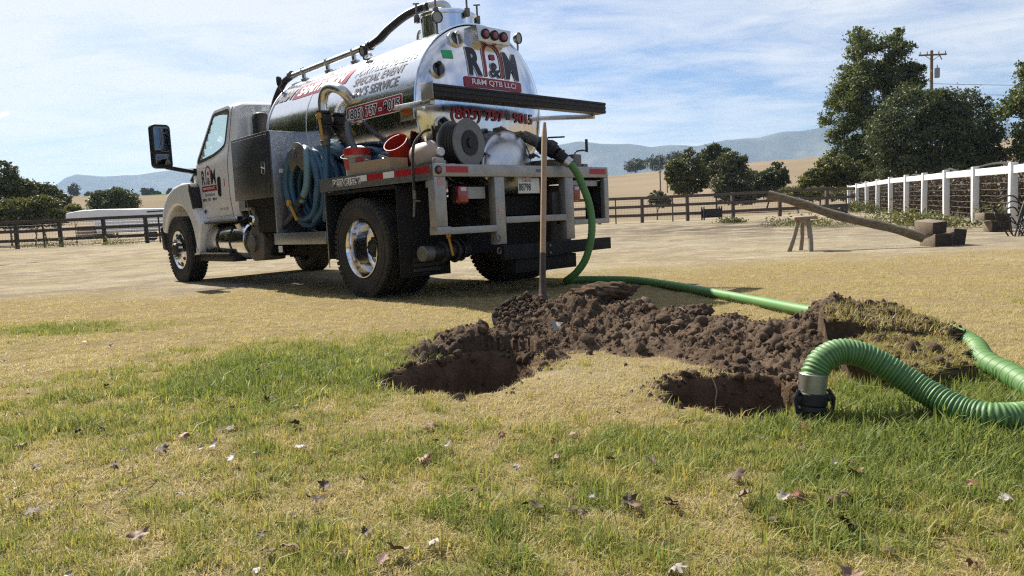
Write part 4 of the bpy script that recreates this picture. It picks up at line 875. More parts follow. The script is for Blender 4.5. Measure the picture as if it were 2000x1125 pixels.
MZ = b0-.045+wgt*(.075*(.35-bil)+.050*(.4-bil2)+.034*(.4-np.abs(2*fbm2(MX, MY, 48, 2, 74)-1))+(fbm2(MX, MY, 95, 1, 73)-.5)*.026)+H(MX, MY)+.015
for P in (HOLE_L, HOLE_R): MZ = np.where(sdf_poly(MX, MY, P) < .03, MZ-.25, MZ)
keep = (b0 > .006)
fc = grid_faces(len(mx_), len(my_)); kv = keep.ravel(); fc = fc[kv[fc].all(1)]
used = np.unique(fc); remap = -np.ones(kv.size, int); remap[used] = np.arange(len(used))
MO = empty('soil_heap', (.6, 4.3, 0), label='long heap of crumbly brown dug soil behind the two holes', category='soil heap')
o = np_mesh('soil', np.stack([MX-.6, MY-4.3, MZ], -1).reshape(-1, 3)[used], remap[fc], SOIL, MO)
def clod_mesh(seed, n=2, rough=.55):
    bm = bmesh.new(); bmesh.ops.create_icosphere(bm, subdivisions=n, radius=1.0)
    V = np.array([v.co for v in bm.verts]); k = .5+1.1*rough*fbm(V*1.6+seed*7.1, 3, seed)+.8*rough*(fbm(V*4.5+seed, 2, seed+5)-.5)
    V = V*k[:, None]*np.array([1, .85, .72]); Fc = np.array([[v.index for v in f.verts] for f in bm.faces]); bm.free(); return V, Fc
CL = [clod_mesh(s, 2, .95) for s in range(6)]; CS = [clod_mesh(s+20, 1, 1.25) for s in range(6)]
rng = np.random.default_rng(5)
def scatter_clods(name, pts, sizes, par, off=(0, 0, 0), mat=SOIL):
    Vs, Fs, o_ = [], [], 0
    for p, s in zip(pts, sizes):
        V, Fc = (CL if s > .024 else CS)[rng.integers(6)]; a = Euler(tuple(rng.uniform(0, 6.28, 3))).to_matrix(); Vs.append((V*rng.uniform(.6, 1.3, 3)) @ np.array(a).T*s+np.array(p)-np.array(off)); Fs.append(Fc+o_); o_ += len(V)
    return np_mesh(name, np.concatenate(Vs), np.concatenate(Fs), mat, par, False, kind='stuff')
pts, siz = [], []
def mz_at(x, y): i = int(np.clip((x+.75)/.0095, 0, len(mx_)-1)); j = int(np.clip((y-3.0)/.0095, 0, len(my_)-1)); return MZ[i, j]
while len(pts) < 7000:
    x, y = rng.uniform(-.45, 2.25), rng.uniform(3.1, 5.4); h = float(mound_h(x, y))
    nearhole = min(float(sdf_poly(x, y, HOLE_L)), float(sdf_poly(x, y, HOLE_R)))
    if nearhole < .01: continue
    if h > .03 or rng.random() < .10*math.exp(-max(0, .03-h)*60):
        s = min(.0030/(rng.random()**.55+.045), .062)
        pts.append((x, y, max(mz_at(x, y) if h > .012 else 0, 0)+s*.25)); siz.append(s)
scatter_clods('clods', pts, siz, MO, (.6, 4.3, 0))
# crumbs round the hole rims
pts, siz = [], []
for P in (HOLE_L, HOLE_R):
    for k in range(420):
        i = rng.integers(len(P)); t = rng.random(); a, b = P[i-1], P[i]; r = rng.normal(0, .045)
        x = a[0]+(b[0]-a[0])*t+r; y = a[1]+(b[1]-a[1])*t+rng.normal(.01, .045); far_side = y > (sum(q[1] for q in P)/len(P))
        if not far_side and rng.random() < .75: continue
        s = min(.006/(rng.random()**.6+.12), .03); pts.append((x, y, float(H(x, y)+hole_depth(np.array(x), np.array(y)))+s*.2)); siz.append(s)
scatter_clods('loose_soil', pts, siz, MO, (.6, 4.3, 0))
# single large clods
def clod(label, loc, s, seed, rot=(0, 0, 0), rootm=True):
    V, Fc = clod_mesh(seed, 4, .75); n = fbm(V*6, 3, seed+9); V = V*(1+.5*(n-.5)+.28*(fbm(V*15, 2, seed+3)-.5))[:, None]; V = V @ np.array(Euler(rot).to_matrix()).T*np.array(s)
    o = np_mesh('soil_clod', V, Fc, SOIL, None, False, label=label, category='soil clod', group='large clods on the soil heap'); o.location = loc; return o
clod('big rooty soil clod crowning the heap beside the shovel handle', (.60, 4.72, .245), (.19, .13, .085), 3, (0, .18, .2))
clod('upright soil clod on the heap midway between shovel and sod', (1.07, 4.16, .155), (.075, .07, .075), 8)
clod('rounded soil clod on the heap right of the upright clod', (1.22, 4.02, .12), (.07, .055, .05), 5)
clod('dark rounded soil clod at the left foot of the sod pile', (1.60, 3.72, .13), (.14, .12, .10), 11)
clod('small soil clod alone in the grass left of the heap', (-.36, 4.75, .025), (.06, .04, .03), 14)
# roots
STRAW = M_('dry_root', (.38, .27, .16), .8)
m = MB()
for k in range(90):
    x, y = rng.uniform(0, 1.5), rng.uniform(3.6, 4.9); h = float(mound_h(x, y))
    if h < .05: continue
    p = Vector((x-.6, y-4.3, mz_at(x, y)+.004)); d = Vector((rng.normal(0, 1), rng.normal(0, 1), rng.uniform(-.2, .7))).normalized()*rng.uniform(.03, .09); m.tube(catmull([p, p+d*.5+Vector((0, 0, .012)), p+d], 3), .0013, 4, cap=False)
P = catmull([(.86-.6, 3.185-4.3, .01), (.875-.6, 3.15-4.3, -.05), (.865-.6, 3.14-4.3, -.11), (.89-.6, 3.13-4.3, -.19)], 5); m.tube(P, .003, 5)
m.build('roots', STRAW, MO, 60, kind='stuff')
# grass blades as joined geometry (for sods)
def blades(n, xy, zf, hgt, wd, lean, seed):
    r = np.random.default_rng(seed); P = xy(n, r); x, y = P[:, 0], P[:, 1]; z = zf(x, y); h = hgt*r.uniform(.5, 1.25, n); a = r.uniform(0, 2*np.pi, n); ln = np.abs(r.normal(0, lean, n))
    dx, dy = np.cos(a), np.sin(a); px, py = -dy, dx; w2 = wd*r.uniform(.6, 1.3, n)*.5
    def pt(t, s): l = ln*t**1.7; return np.stack([x+dx*l*h+px*w2*s*(1-t**2*.9), y+dy*l*h+py*w2*s*(1-t**2*.9), z-.004+h*t*np.sqrt(np.maximum(1-(.5*ln*t)**2, .15))], 1)
    V = np.stack([pt(0, -1), pt(0, 1), pt(.55, 1), pt(.55, -1), pt(1, 0)], 1).reshape(-1, 3); i = np.arange(n)[:, None]*5
    T3 = np.concatenate([i+np.array([[0, 1, 2]]), i+np.array([[0, 2, 3]]), i+np.array([[3, 2, 4]])]); return V, T3
GRASS_MIX = leafmat('sod_grass', [(.48, .35, .17), (.54, .42, .22), (.44, .33, .15), (.40, .34, .14), (.24, .26, .07), (.14, .20, .05)], .35)
def sod(name, label, poly, z0, th, tilt, seed, ng, gh=.045, grp='cut sods'):
    cx = sum(p[0] for p in poly)/len(poly); cy = sum(p[1] for p in poly)/len(poly); root = empty(name, (cx, cy, 0), label=label, category='sod', group=grp)
    nx = 46; ex = max(abs(p[0]-cx) for p in poly)+.03; ey = max(abs(p[1]-cy) for p in poly)+.03; step = .02
    X, Y = np.meshgrid(np.arange(-ex, ex, step), np.arange(-ey, ey, step), indexing='ij'); sd = sdf_poly(X+cx, Y+cy, poly)+(fbm2(X, Y, 8, 3, seed)-.5)*.16
    topz = lambda x, y: z0+tilt[0]*x+tilt[1]*y+(fbm2(x, y, 9, 3, seed+2)-.5)*.035
    edge = sstep(.0, -.035, sd); Z = topz(X, Y)-th*(1-edge)+(fbm2(X, Y, 40, 2, seed+4)-.5)*.02
    n1_, n2_ = X.shape; fcs = grid_faces(n1_, n2_); kv = (sd < .02).ravel(); fcs = fcs[kv[fcs].all(1)]; u_ = np.unique(fcs); rm = -np.ones(kv.size, int); rm[u_] = np.arange(len(u_))
    np_mesh('turf_top', np.stack([X, Y, Z], -1).reshape(-1, 3)[u_], rm[fcs], SOIL, root)
    # soil skirt below the edge
    m = MB(); K = 70; ring = []
    Pp = [Vector(p) for p in poly]; L = [(Pp[i]-Pp[i-1]).length for i in range(len(Pp))]
    for i in range(len(Pp)):
        for t in np.linspace(0, 1, 9)[:-1]: q = Pp[i-1].lerp(Pp[i], t); ring.append((q.x-cx, q.y-cy))
    n = len(ring); arr = np.array(ring); vs = []
    for k in range(6):
        f = k/5; rr = 1.0-.10*f+.10*(fbm(np.stack([arr[:, 0]*14, arr[:, 1]*14, np.full(n, f*3)], 1), 3, seed+8)-.5)
        vs += [(arr[i, 0]*rr[i], arr[i, 1]*rr[i], float(topz(arr[i, 0], arr[i, 1]))-.012-th*f) for i in range(n)]
    m.add(vs, [(k*n+i, k*n+(i+1) % n, (k+1)*n+(i+1) % n, (k+1)*n+i) for k in range(5) for i in range(n)]); m.build('soil_edge', SOIL, root, 60)
    def xy(k, r):
        out = np.zeros((0, 2))
        while len(out) < k:
            q = np.stack([r.uniform(-ex, ex, k*2), r.uniform(-ey, ey, k*2)], 1); out = np.concatenate([out, q[sdf_poly(q[:, 0]+cx, q[:, 1]+cy, poly) < -.005]])
        return out[:k]
    V, T3 = blades(ng, xy, topz, gh, .003, 1.5, seed); np_mesh('grass', V, T3, GRASS_MIX, root, False, kind='stuff')
    q = xy(110, np.random.default_rng(seed+31)); sz = [min(.005/(rng.random()**.6+.1), .03) for _ in q]; scatter_clods('crumbs', [(a, b, float(topz(np.array(a), np.array(b)))+.006) for a, b in q], sz, root)
    return root
sod('sod_slab', 'broad straw coloured sod slab lying behind the hose arch', [(1.34, 2.92), (1.40, 3.16), (1.50, 3.20), (1.62, 3.32), (1.80, 3.28), (1.95, 3.30), (1.98, 3.12), (1.86, 3.02), (1.84, 2.86), (1.68, 2.84), (1.60, 2.74), (1.44, 2.78)], .100, .12, (-.07, .12), 3, 7000, .026)
sod('sod_slab', 'dark sod piece tilted against the black lid on the right pile', [(1.44, 3.36), (1.50, 3.54), (1.62, 3.60), (1.78, 3.70), (2.02, 3.62), (2.16, 3.44), (2.06, 3.40), (1.98, 3.30), (1.80, 3.34), (1.66, 3.28)], .175, .17, (-.15, .26), 13, 1200, .045)
def lid(label, c, rot, r=.30):
    root = empty('tank_lid', c, label=label, category='lid', group='black tank lids'); root.rotation_euler = rot
    m = MB(); m.lathe([(0, .012), (r*.80, .012), (r*.84, .022), (r*.95, .022), (r, .014), (r, -.020), (r*.96, -.026), (r*.90, -.012), (0, -.012)], (0, 0, 0), (0, 0, 1), 56)
    m.build('cover', M_('lid_plastic', (.020, .022, .022), .95, var=.4, vscale=12, dirt=((.08, .058, .042), 8, .6), spec=.08), root)
    V = []; s = []
    for k in range(420):
        a, q = rng.uniform(0, 6.28), r*.95*math.sqrt(rng.random()); s_ = min(.006/(rng.random()**.6+.12), .022); V.append((q*math.cos(a), q*math.sin(a), .018+s_*.2)); s.append(s_)
    scatter_clods('crusted_soil', V, s, root); return root
lid('black lid half buried in soil at the foot of the shovel', (.05, 4.64, .135), (R_(24), R_(-15), .2), .19)
lid('black lid propped under dirt on the right sod pile', (1.76, 3.70, .125), (R_(-18), R_(4), .7), .20)
# ------------------------------------------------------------------ shovel
sh = empty('shovel', (.215, 5.05, .12), label='long wooden handled shovel standing in the soil heap', category='shovel')
rel = lambda p: Vector(p)-Vector((.215, 5.05, .12))
WOODH = M_('worn_ash_wood', (.44, .29, .17), .65, var=.35, vscale=5, stretch=(30, 30, 2), dirt=((.16, .11, .08), 9, .4))
top_, bot_ = Vector((.300, 5.55, 1.44)), Vector((.217, 5.12, .30))
Pn = [top_.lerp(bot_, t) for t in np.linspace(0, 1, 14)]; m = MB(); m.tube([rel(p) for p in Pn], [.012, .020, .0215]+[.021]*9+[.0205, .020], 12); m.build('handle', WOODH, sh)
m = MB(); a_ = bot_+(top_-bot_).normalized()*.20; m.tube([rel(a_), rel(bot_), rel((.212, 5.07, .20)), rel((.211, 5.05, .15))], [.0225, .023, .030, .042], 12); m.build('socket', M_('rusty_steel', (.085, .060, .048), .6, .5, var=.4, vscale=20), sh)
m = MB(); vs = []
for j in range(9):
    v = j/8
    for i in range(9):
        u = (i-4)/4; wd = .125*(1-.9*max(0, v-.55)**2*3); vs.append((.0+u*wd-.004, -.02-.05*v-.035*(1-u*u)*.7, .035-.27*v))
m.add(vs, [(j*9+i, j*9+i+1, (j+1)*9+i+1, (j+1)*9+i) for j in range(8) for i in range(8)]); m.bar((-.125, -.025, .04), (-.03, -.03, .045), .03, .012); m.bar((.125, -.025, .04), (.03, -.03, .045), .03, .012); m.build('blade', MATS['rusty_steel'], sh)
# ------------------------------------------------------------------ green suction hose
GRN = M_('green_hose', (.090, .225, .060), .55, var=.12, vscale=7, dirt=((.20, .24, .10), 6, .35), spec=.45)
GRD = M_('green_hose_groove', (.035, .085, .028), .55)
gh = empty('suction_hose', (.65, 7.8, 0), label='long green ribbed suction hose running from the truck valve to the hole', category='hose')
rl = lambda p: Vector(p)-Vector((.65, 7.8, 0))
d_ = Vector((-1.32, -.438, 1.365)); TM = TRUCK.matrix_basis.copy(); pv_ = Matrix.Translation((-.652, 8.367, 0)) @ Matrix.Rotation(2.3238, 4, 'Z') @ d_
pd_ = Vector((.70, -.12, -.62)).normalized()
CTR = [pv_+pd_*.06, pv_+pd_*.16+Vector((0, 0, -.01)), (.755, 7.70, 1.13), (.850, 7.72, .85), (.862, 7.67, .58), (.80, 7.70, .31), (.70, 7.76, .15), (.61, 7.86, .065), (.61, 8.0, .042), (.72, 8.08, .038), (.95, 8.0, .036), (1.30, 7.68, .036), (1.55, 6.88, .036), (1.71, 6.07, .038), (1.83, 5.43, .040), (1.94, 4.75, .044), (2.08, 4.2, .048), (2.22, 3.75, .055), (2.13, 3.36, .058), (1.98, 3.04, .050), (1.90, 2.74, .048), (1.80, 2.46, .046), (1.66, 2.28, .046), (1.52, 2.25, .046), (1.44, 2.32, .054), (1.37, 2.42, .10), (1.30, 2.48, .155), (1.22, 2.52, .205), (1.14, 2.53, .222), (1.075, 2.52, .200), (1.042, 2.51, .160), (1.03, 2.50, .125)]
path = resample(catmull(CTR, 14), .0125); n_ = len(path); dist = [0]
m = MB(); pts_ = []; rad = []
# helical rib: rings of alternating radius
step = .003; fine = resample(catmull(CTR, 60), step); tot = len(fine)
split = int(next(i for i, p in enumerate(fine) if p.y < 3.5 and i > tot*.5))
far_ = fine[:split:7]; m.tube([rl(p) for p in far_], [(.038+.006*min(1, max(0, 1-abs(p.y-3.5)/2.2))+(.0022 if k % 2 else 0)) for k, p in enumerate(far_)], 12); m.build('hose_run', GRN, gh, 60)
nearp = fine[split-1:]; kper = 4.4
rad = [.0425+.0040*max(0.0, math.cos(2*math.pi*k/kper))**.6 for k in range(len(nearp))]
m = MB(); m.tube([rl(p) for p in nearp], rad, 20); rb = m.build('ribbed_hose', GRN, gh, 80)
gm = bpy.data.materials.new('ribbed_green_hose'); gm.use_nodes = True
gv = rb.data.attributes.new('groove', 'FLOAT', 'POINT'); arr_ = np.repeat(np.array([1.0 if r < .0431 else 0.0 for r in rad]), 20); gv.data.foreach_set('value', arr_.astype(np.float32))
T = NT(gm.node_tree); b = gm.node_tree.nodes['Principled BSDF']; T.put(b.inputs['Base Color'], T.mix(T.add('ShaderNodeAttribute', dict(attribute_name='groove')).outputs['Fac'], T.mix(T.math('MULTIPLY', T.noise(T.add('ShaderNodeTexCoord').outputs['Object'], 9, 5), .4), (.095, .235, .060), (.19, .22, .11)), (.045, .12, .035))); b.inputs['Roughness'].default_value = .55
rb.data.materials[0] = gm
e = rl(path[-1]); dn = (rl(path[-1])-rl(path[-4])).normalized(); dn = Vector((-.10, -.03, -1)).normalized()
m = MB(); m.cyl(e-dn*.02, e+dn*.05, .0475, .0455, 24, .003); m.build('steel_cuff', M_('cuff_steel', (.36, .36, .35), .4, .8, var=.3, vscale=30), gh)
m = MB(); q = e+dn*.05; m.lathe([(.046, -.004), (.051, .0), (.053, .035), (.048, .042), (.053, .05), (.053, .058), (.045, .064), (.043, .10), (.050, .104), (.052, .15), (0, .15)], q, dn, 28)
for s in (1, -1): u, v, d = frame(dn); c0_ = q+Vector((s*.051, -.01, -.015)); m.tube([c0_+Vector((0, 0, .03)), c0_+Vector((s*.016, -.01, 0)), c0_+Vector((s*.008, -.012, -.05))], .007, 8); m.box(c0_, (.022, .03, .025), .005)
m.build('camlock_coupling', BLACKP, gh)
m = MB(); f0 = rl(pv_-pd_*.04); m.cyl(f0, f0+pd_*.11, .060, n=18, ch=.005); m.torus(f0+pd_*.03, pd_, .064, .012, 20, 6); m.build('coupling', BLACKP, gh); m = MB(); m.cyl(f0+pd_*.10, f0+pd_*.17, .056, n=18); m.build('cuff', ALU, gh)
# ------------------------------------------------------------------ load on the truck deck
TMW = Matrix.Translation((-.652, 8.367, 0)) @ Matrix.Rotation(2.3238, 4, 'Z')
def on_truck(name, loc, **k): p = TMW @ Vector(loc); return empty(name, p, 2.3238, **k)
BLUE = M_('blue_hose', (.035, .115, .20), .42, var=.35, vscale=5, dirt=((.16, .19, .20), 6, .35)); BLUEP = M_('pale_blue_hose', (.16, .28, .33), .45, var=.3, vscale=5)
ch = on_truck('coiled_hose', (1.40, .86, .70), label='blue vacuum hose coiled and hung behind the tool box', category='hose')
rc = lambda p: Vector(p)-Vector((1.40, .86, .70)); random.seed(12)
for k in range(7):
    y = .74+.055*k; cx_ = 1.42+random.uniform(-.05, .05); rx = .40-.012*k*random.random(); zt_ = 1.66+random.uniform(-.03, .02); zb_ = .76+random.uniform(0, .10)
    ring = []
    for a in range(0, 360, 20): c, s = math.cos(R_(a)), math.sin(R_(a)); ring.append(rc((cx_+rx*c*(1.0 if s < 0 else .62+.38*abs(c)), y+.03*s*random.uniform(-1, 1)+.02*c, (zt_+zb_)/2+(zt_-zb_)/2*s)))
    m = MB(); m.tube(catmull(ring, 3, True), .043, 10, closed=True); m.build('loop', BLUE, ch, 60)
m = MB(); m.tube(catmull([rc(p) for p in ((1.0, .96, 1.68), (1.0, .97, 1.45), (.98, 1.0, 1.22), (.96, 1.02, 1.0), (1.03, 1.0, .82))], 6), .046, 12); m.build('riser', BLUE, ch, 60)
m = MB(); m.tube(catmull([rc(p) for p in ((1.36, 1.03, 1.66), (1.22, 1.09, 1.62), (1.17, 1.12, 1.42), (1.20, 1.13, 1.22), (1.34, 1.13, 1.06))], 6), .040, 12); m.build('free_end', BLUEP, ch, 60)
m = MB(); m.cyl(rc((1.28, 1.13, 1.12)), rc((1.46, 1.13, .99)), .044, n=14); m.box(rc((1.46, 1.13, .98)), (.13, .10, .12), .02); wv = m.build('wand_valve', BLACKM, ch); m = MB(); m.tube([rc((1.44, 1.13, .99)), rc((1.92, 1.12, .74))], .036, 12); m.build('wand', M_('wand_black', (.04, .04, .042), .5), ch)
m = MB(); m.bar(rc((1.53, 1.195, 1.05)), rc((1.36, 1.195, .84)), .034, .02, .008); m.cyl(rc((1.53, 1.18, 1.05)), rc((1.53, 1.21, 1.05)), .036, n=14); m.build('valve_handle', YEL, ch)
dk = on_truck('deck_hose', (.30, .86, 1.26), label='loose blue hose lying in loops on the side deck behind the buckets', category='hose')
rk = lambda p: Vector(p)-Vector((.30, .86, 1.26))
m = MB()
P = []
for k in range(3):
    for a in range(0, 360, 30): P.append(rk((.42+(.40-.03*k)*math.cos(R_(a)), .82+.05*math.sin(R_(a))+.01*k, 1.315+.085*k+.10*(1+math.sin(R_(a+40)))*.5)))
P.append(rk((-.1, .84, 1.46))); P.append(rk((-.22, .84, 1.36))); m.tube(catmull(P, 4), .038, 10); m.build('hose_loop', BLUE, dk, 60)
def bucket(loc, label, rot, red, low=None, h=.37):
    b = on_truck('bucket', loc, label=label, category='bucket', group='buckets on the truck deck'); b.rotation_euler = (rot[0], rot[1], 2.3238+rot[2])
    m = MB(); m.lathe([(0, 0), (.125, 0), (.13, .01), (.138, h*.5), (.146, h*.78), (.152, h*.785), (.152, h*.81), (.147, h*.815), (.149, h*.89), (.154, h*.895), (.154, h*.915), (.150, h*.92), (.151, h*.985), (.157, h*.99), (.157, h), (.146, h), (.135, h*.5), (.122, .012), (0, .012)], (0, 0, 0), (0, 0, 1), 40); m.build('shell', red, b)
    if low:
        m = MB(); m.lathe([(.1315, .012), (.1392, h*.5), (.1468, h*.76)], (0, 0, 0), (0, 0, 1), 40); m.build('paper_label', low, b, 60)
        for a0, mt in ((.0, REDL), (1.1, MAROON)):
            m = MB(); vs = []
            for i in range(8):
                for j in range(2): a = a0+.9+i*.075; z = .07+j*.12; r = .1345+.0225*z/.37*2+.0015; vs.append((r*math.cos(a), r*math.sin(a), z))
            m.add(vs, [(2*i, 2*i+2, 2*i+3, 2*i+1) for i in range(7)]); m.build('label_print', M_('label_red', (.40, .06, .05), .5), b)
    m = MB(); m.tube(catmull([(-.157, 0, h*.9), (-.15, .10, h*.72), (0, .165, h*.62), (.15, .10, h*.72), (.157, 0, h*.9)], 5), .003, 6); m.build('bail_handle', GREYM, b); return b
REDB = M_('red_bucket_plastic', (.50, .028, .015), .34, var=.15, vscale=6, spec=.5)
bucket((.24, 1.02, 1.262), 'upright red bucket with a pale wrap label at the deck edge', (0, 0, .4), REDB, M_('bucket_wrap', (.42, .38, .34), .5, var=.3, vscale=30), .285)
tb_ = bucket((-.36, .84, 1.385), 'empty red bucket tipped on its side against the tank', (0, 0, 0), M_('darker_red_plastic', (.33, .025, .016), .55, spec=.2, var=.15, vscale=6), None, .28)
tb_.scale = (.82, .82, .82); tb_.rotation_euler = (Matrix.Rotation(2.3238, 3, 'Z') @ Vector((-.22, .64, .72)).normalized().to_track_quat('Z', 'Y').to_matrix()).to_euler()
jb = on_truck('jug', (-.86, .93, 1.26), label='pale plastic jug lying by the hose reel on the deck', category='jug'); m = MB(); m.lathe([(0, 0), (.08, .0), (.12, .03), (.125, .26), (.09, .32), (.035, .36), (.035, .39), (0, .39)], (.16, 0, .125), (-1, .1, .02), 28); m.build('body', M_('pale_plastic', (.48, .38, .31), .45, var=.15, vscale=5), jb); m = MB(); m.cyl((-.23, .04, .133), (-.26, .043, .134), .04, n=16); m.build('cap', WHT, jb)
cb = on_truck('cardboard_box', (-.20, 1.07, 1.262), label='low open cardboard box between the bucket and the hose reel', category='box'); m = MB(); 
for a in ((-.37, .37, .10, .105), (-.37, .37, -.105, -.10)): m.b2(a[0], a[1], a[2], a[3], 0, .125)
for a in (-.37, .365): m.b2(a, a+.005, -.10, .10, 0, .125)
m.b2(-.365, .365, -.10, .10, 0, .004); m.build('tray', M_('cardboard', (.36, .26, .165), .8, var=.15, vscale=4), cb)
m = MB(); m.bar((-.30, -.02, .10), (-.10, .05, .17), .02, .02); m.cyl((-.2, .02, .09), (-.05, -.03, .15), .018, n=10); m.bar((.02, 0, .10), (.16, .04, .15), .03, .015); m.build('fittings', ALU, cb)
# ------------------------------------------------------------------ fences
def wood(name, c, v=.4): return M_(name, c, .85, var=v, vscale=3, stretch=(6, 6, 1.2), bump=.25, bscale=14)
BROWN = wood('dark_fence_wood', (.060, .046, .038)); BROWN2 = wood('weathered_fence_wood', (.115, .088, .070))
def rail(m, a, b, h=.14, t=.045): m.bar(a, b, t, h, .004)
def wfence(name, label, pts, rails, hgt, mat, stakes=(), mesh=True, grp='brown wooden fences'):
    x0, y0 = pts[0]; root = empty(name, (x0, y0, float(H(x0, y0))), label=label, category='fence', group=grp); z0 = float(H(x0, y0)); R0 = Vector((x0, y0, z0)); G = [Vector((x, y, float(H(x, y)))) for x, y in pts]
    for g_ in G:
        m = MB(); m.box(g_-R0+Vector((0, 0, hgt/2-.05)), (.15, .15, hgt+.10), .012, (random.uniform(-.02, .02), random.uniform(-.02, .02), .1)); m.build('post', mat, root)
    for x, y in stakes: g_ = Vector((x, y, float(H(x, y)))); m = MB(); m.box(g_-R0+Vector((0, 0, hgt/2-.08)), (.06, .05, hgt), .006); m.build('stake', mat, root)
    for a, b in zip(G, G[1:]):
        for z in rails:
            m = MB(); rail(m, a-R0+Vector((0, -.10, z+random.uniform(-.015, .015))), b-R0+Vector((0, -.10, z+random.uniform(-.015, .015)))); m.build('rail', mat, root)
        if mesh:
            m = MB(); L = (b-a).length
            for k in range(9): zz_ = .12+k*(hgt-.2)/8; m.tube([a-R0+Vector((0, .09, zz_)), b-R0+Vector((0, .09, zz_))], .004, 3, cap=False)
            for k in range(int(L/.14)): p = a.lerp(b, k*.14/L)-R0; m.tube([p+Vector((0, .09, .1)), p+Vector((0, .09, hgt-.05))], .003, 3, cap=False)
            m.build('wire_mesh', M_('fence_wire', (.10, .09, .085), .5, .6), root, 0)
    return root
random.seed(3)
wfence('wooden_fence', 'dark brown three rail fence behind the front wheel, left of the truck', [(-30.0, 34.6), (-27.4, 34.5), (-25.1, 34.4), (-22.95, 34.3), (-20.85, 34.2), (-18.75, 34.1), (-16.75, 34.0), (-14.6, 33.9), (-12.5, 33.8)], (.36, .80, 1.22), 1.28, BROWN, [(-21.6, 34.15), (-16.1, 33.9)])
wfence('wooden_fence', 'weathered brown three rail fence right of the truck', [(.2, 36.4), (2.35, 36.3), (4.45, 36.2), (6.55, 36.1), (8.75, 36.0), (10.95, 35.9), (13.2, 35.8), (15.45, 35.7), (17.4, 36.6)], (.36, .78, 1.20), 1.27, BROWN2, [(5.25, 36.05), (8.02, 35.95)], True)
WPOST = M_('white_vinyl_post', (.72, .72, .72), .45, var=.08, vscale=3, dirt=((.45, .42, .36), 4, .3))
WF = [(12.4+.306*(y-20.76), y) for y in [13.4, 15.9, 18.4, 20.9, 23.3, 25.7, 28.3, 30.8, 33.3, 35.9, 38.5]]
wr = empty('white_fence', (*WF[0], float(H(*WF[0]))), label='white post and top rail fence with wire running back at right', category='fence'); R0 = wr.location.copy()
Gs = [Vector((x, y, float(H(x, y)))) for x, y in WF]
fd = (Gs[-1]-Gs[0]).normalized(); fang = math.atan2(fd.y, fd.x)
for g_ in Gs: m = MB(); m.box(g_-R0+Vector((0, 0, .68)), (.15, .15, 1.48), .01, (random.uniform(-.015, .015), random.uniform(-.01, .02), fang)); m.build('post', WPOST, wr)
for a, b in zip(Gs, Gs[1:]):
    m = MB(); m.bar(a-R0+Vector((.0, 0, 1.27))+fd*.072, b-R0+Vector((0, 0, 1.27))-fd*.072, .06, .17, .006); m.build('rail', WPOST, wr)
    m = MB()
    for k in range(8): z = .10+k*.15; m.tube([a-R0+Vector((.09, 0, z)), a.lerp(b, .5)-R0+Vector((.09, 0, z-.01)), b-R0+Vector((.09, 0, z))], .005, 4, cap=False)
    for k in range(8): p = a.lerp(b, k/8)-R0; m.tube([p+Vector((.09, 0, .08)), p+Vector((.09, 0, 1.20))], .003, 3, cap=False)
    m.build('wire_mesh', M_('pale_wire', (.12, .105, .095), .55, .3), wr, 0)
m = MB(); a = Gs[0]-R0; m.tube(catmull([a+fd*t+Vector((.16, 0, 1.42+.05*math.sin(t*1.7)+.03*math.sin(t*4.1))) for t in np.arange(0, 26, .9)], 2), .03, 5); m.build('rolled_netting', M_('dark_netting', (.03, .027, .025), .8), wr)
# ------------------------------------------------------------------ yard things
def zg(x, y): return float(H(x, y))
LOGM = M_('weathered_log', (.20, .165, .105), .9, var=.5, vscale=2.2, stretch=(2, 16, 16), bump=.5, bscale=8, col2=(.075, .060, .043))
st = empty('sawhorse', (4.75, 11.8, zg(4.75, 11.8)), label='crude bark topped sawhorse with round branch legs under the log', category='sawhorse')
BR = M_('grey_branch', (.30, .25, .20), .85, var=.4, vscale=9, bump=.3, bscale=25)
for a, b, r0, r1 in (((-.08, .05, .52), (-.20, .16, -.02), .032, .038), ((.05, 0, .52), (.02, -.18, -.02), .036, .042), ((.0, .10, .52), (.05, .30, -.02), .03, .034)):
    m = MB(); A, B = Vector(a), Vector(b); m.tube(catmull([A, A.lerp(B, .5)+Vector((.015, 0, 0)), B], 5), [r0]*4+[r1*.92]*3+[r1]*4, 12); m.build('leg', BR, st)
m = MB(); P = round_poly([(-.20, -.08), (.17, -.11), (.22, .02), (.08, .11), (-.16, .10)], .04); m.prism(P, lambda a, b, t: (a, b, t-.22*abs(a)), .54, .59, .012); m.build('seat', M_('split_bark', (.33, .23, .165), .85, var=.5, vscale=7, bump=.4, bscale=20), st); m = MB(); m.lathe([(0, .0), (.06, .0), (.09, .10), (.0, .12)], (-.02, 0, .45), (0, 0, 1), 14); m.build('crotch', BR, st)
lg = empty('log', (6.40, 11.45, zg(6.4, 11.45)), label='long weathered pole log propped on the sawhorse and timber blocks', category='log'); m = MB()
A, B = Vector((6.46, 11.42, .14)), Vector((4.42, 12.55, .93)); B = Vector((4.40, 12.45, .935)); Pn = [A.lerp(B, t)-lg.location+Vector((0, 0, .02*math.sin(t*9))) for t in np.linspace(0, 1, 15)]; m.tube(Pn, [.072+.006*math.sin(k*1.9) for k in range(15)], 16); m.build('trunk', LOGM, lg, 60)
TIM = M_('dark_timber', (.24, .185, .13), .85, var=.45, vscale=4, stretch=(2, 9, 9), bump=.4, bscale=12); TIME = M_('timber_end', (.045, .033, .027), .9, var=.4, vscale=14)
def block(name, label, c, d, rot, grp='timber blocks'):
    o = empty(name, c, label=label, category='timber', group=grp); o.rotation_euler = rot; m = MB(); m.box((0, 0, 0), d, .012); m.build('beam', TIM, o); m = MB(); m.box((0, -d[1]/2-.0015, 0), (d[0]*.93, .003, d[2]*.93)); m.build('sawn_end', TIME, o)
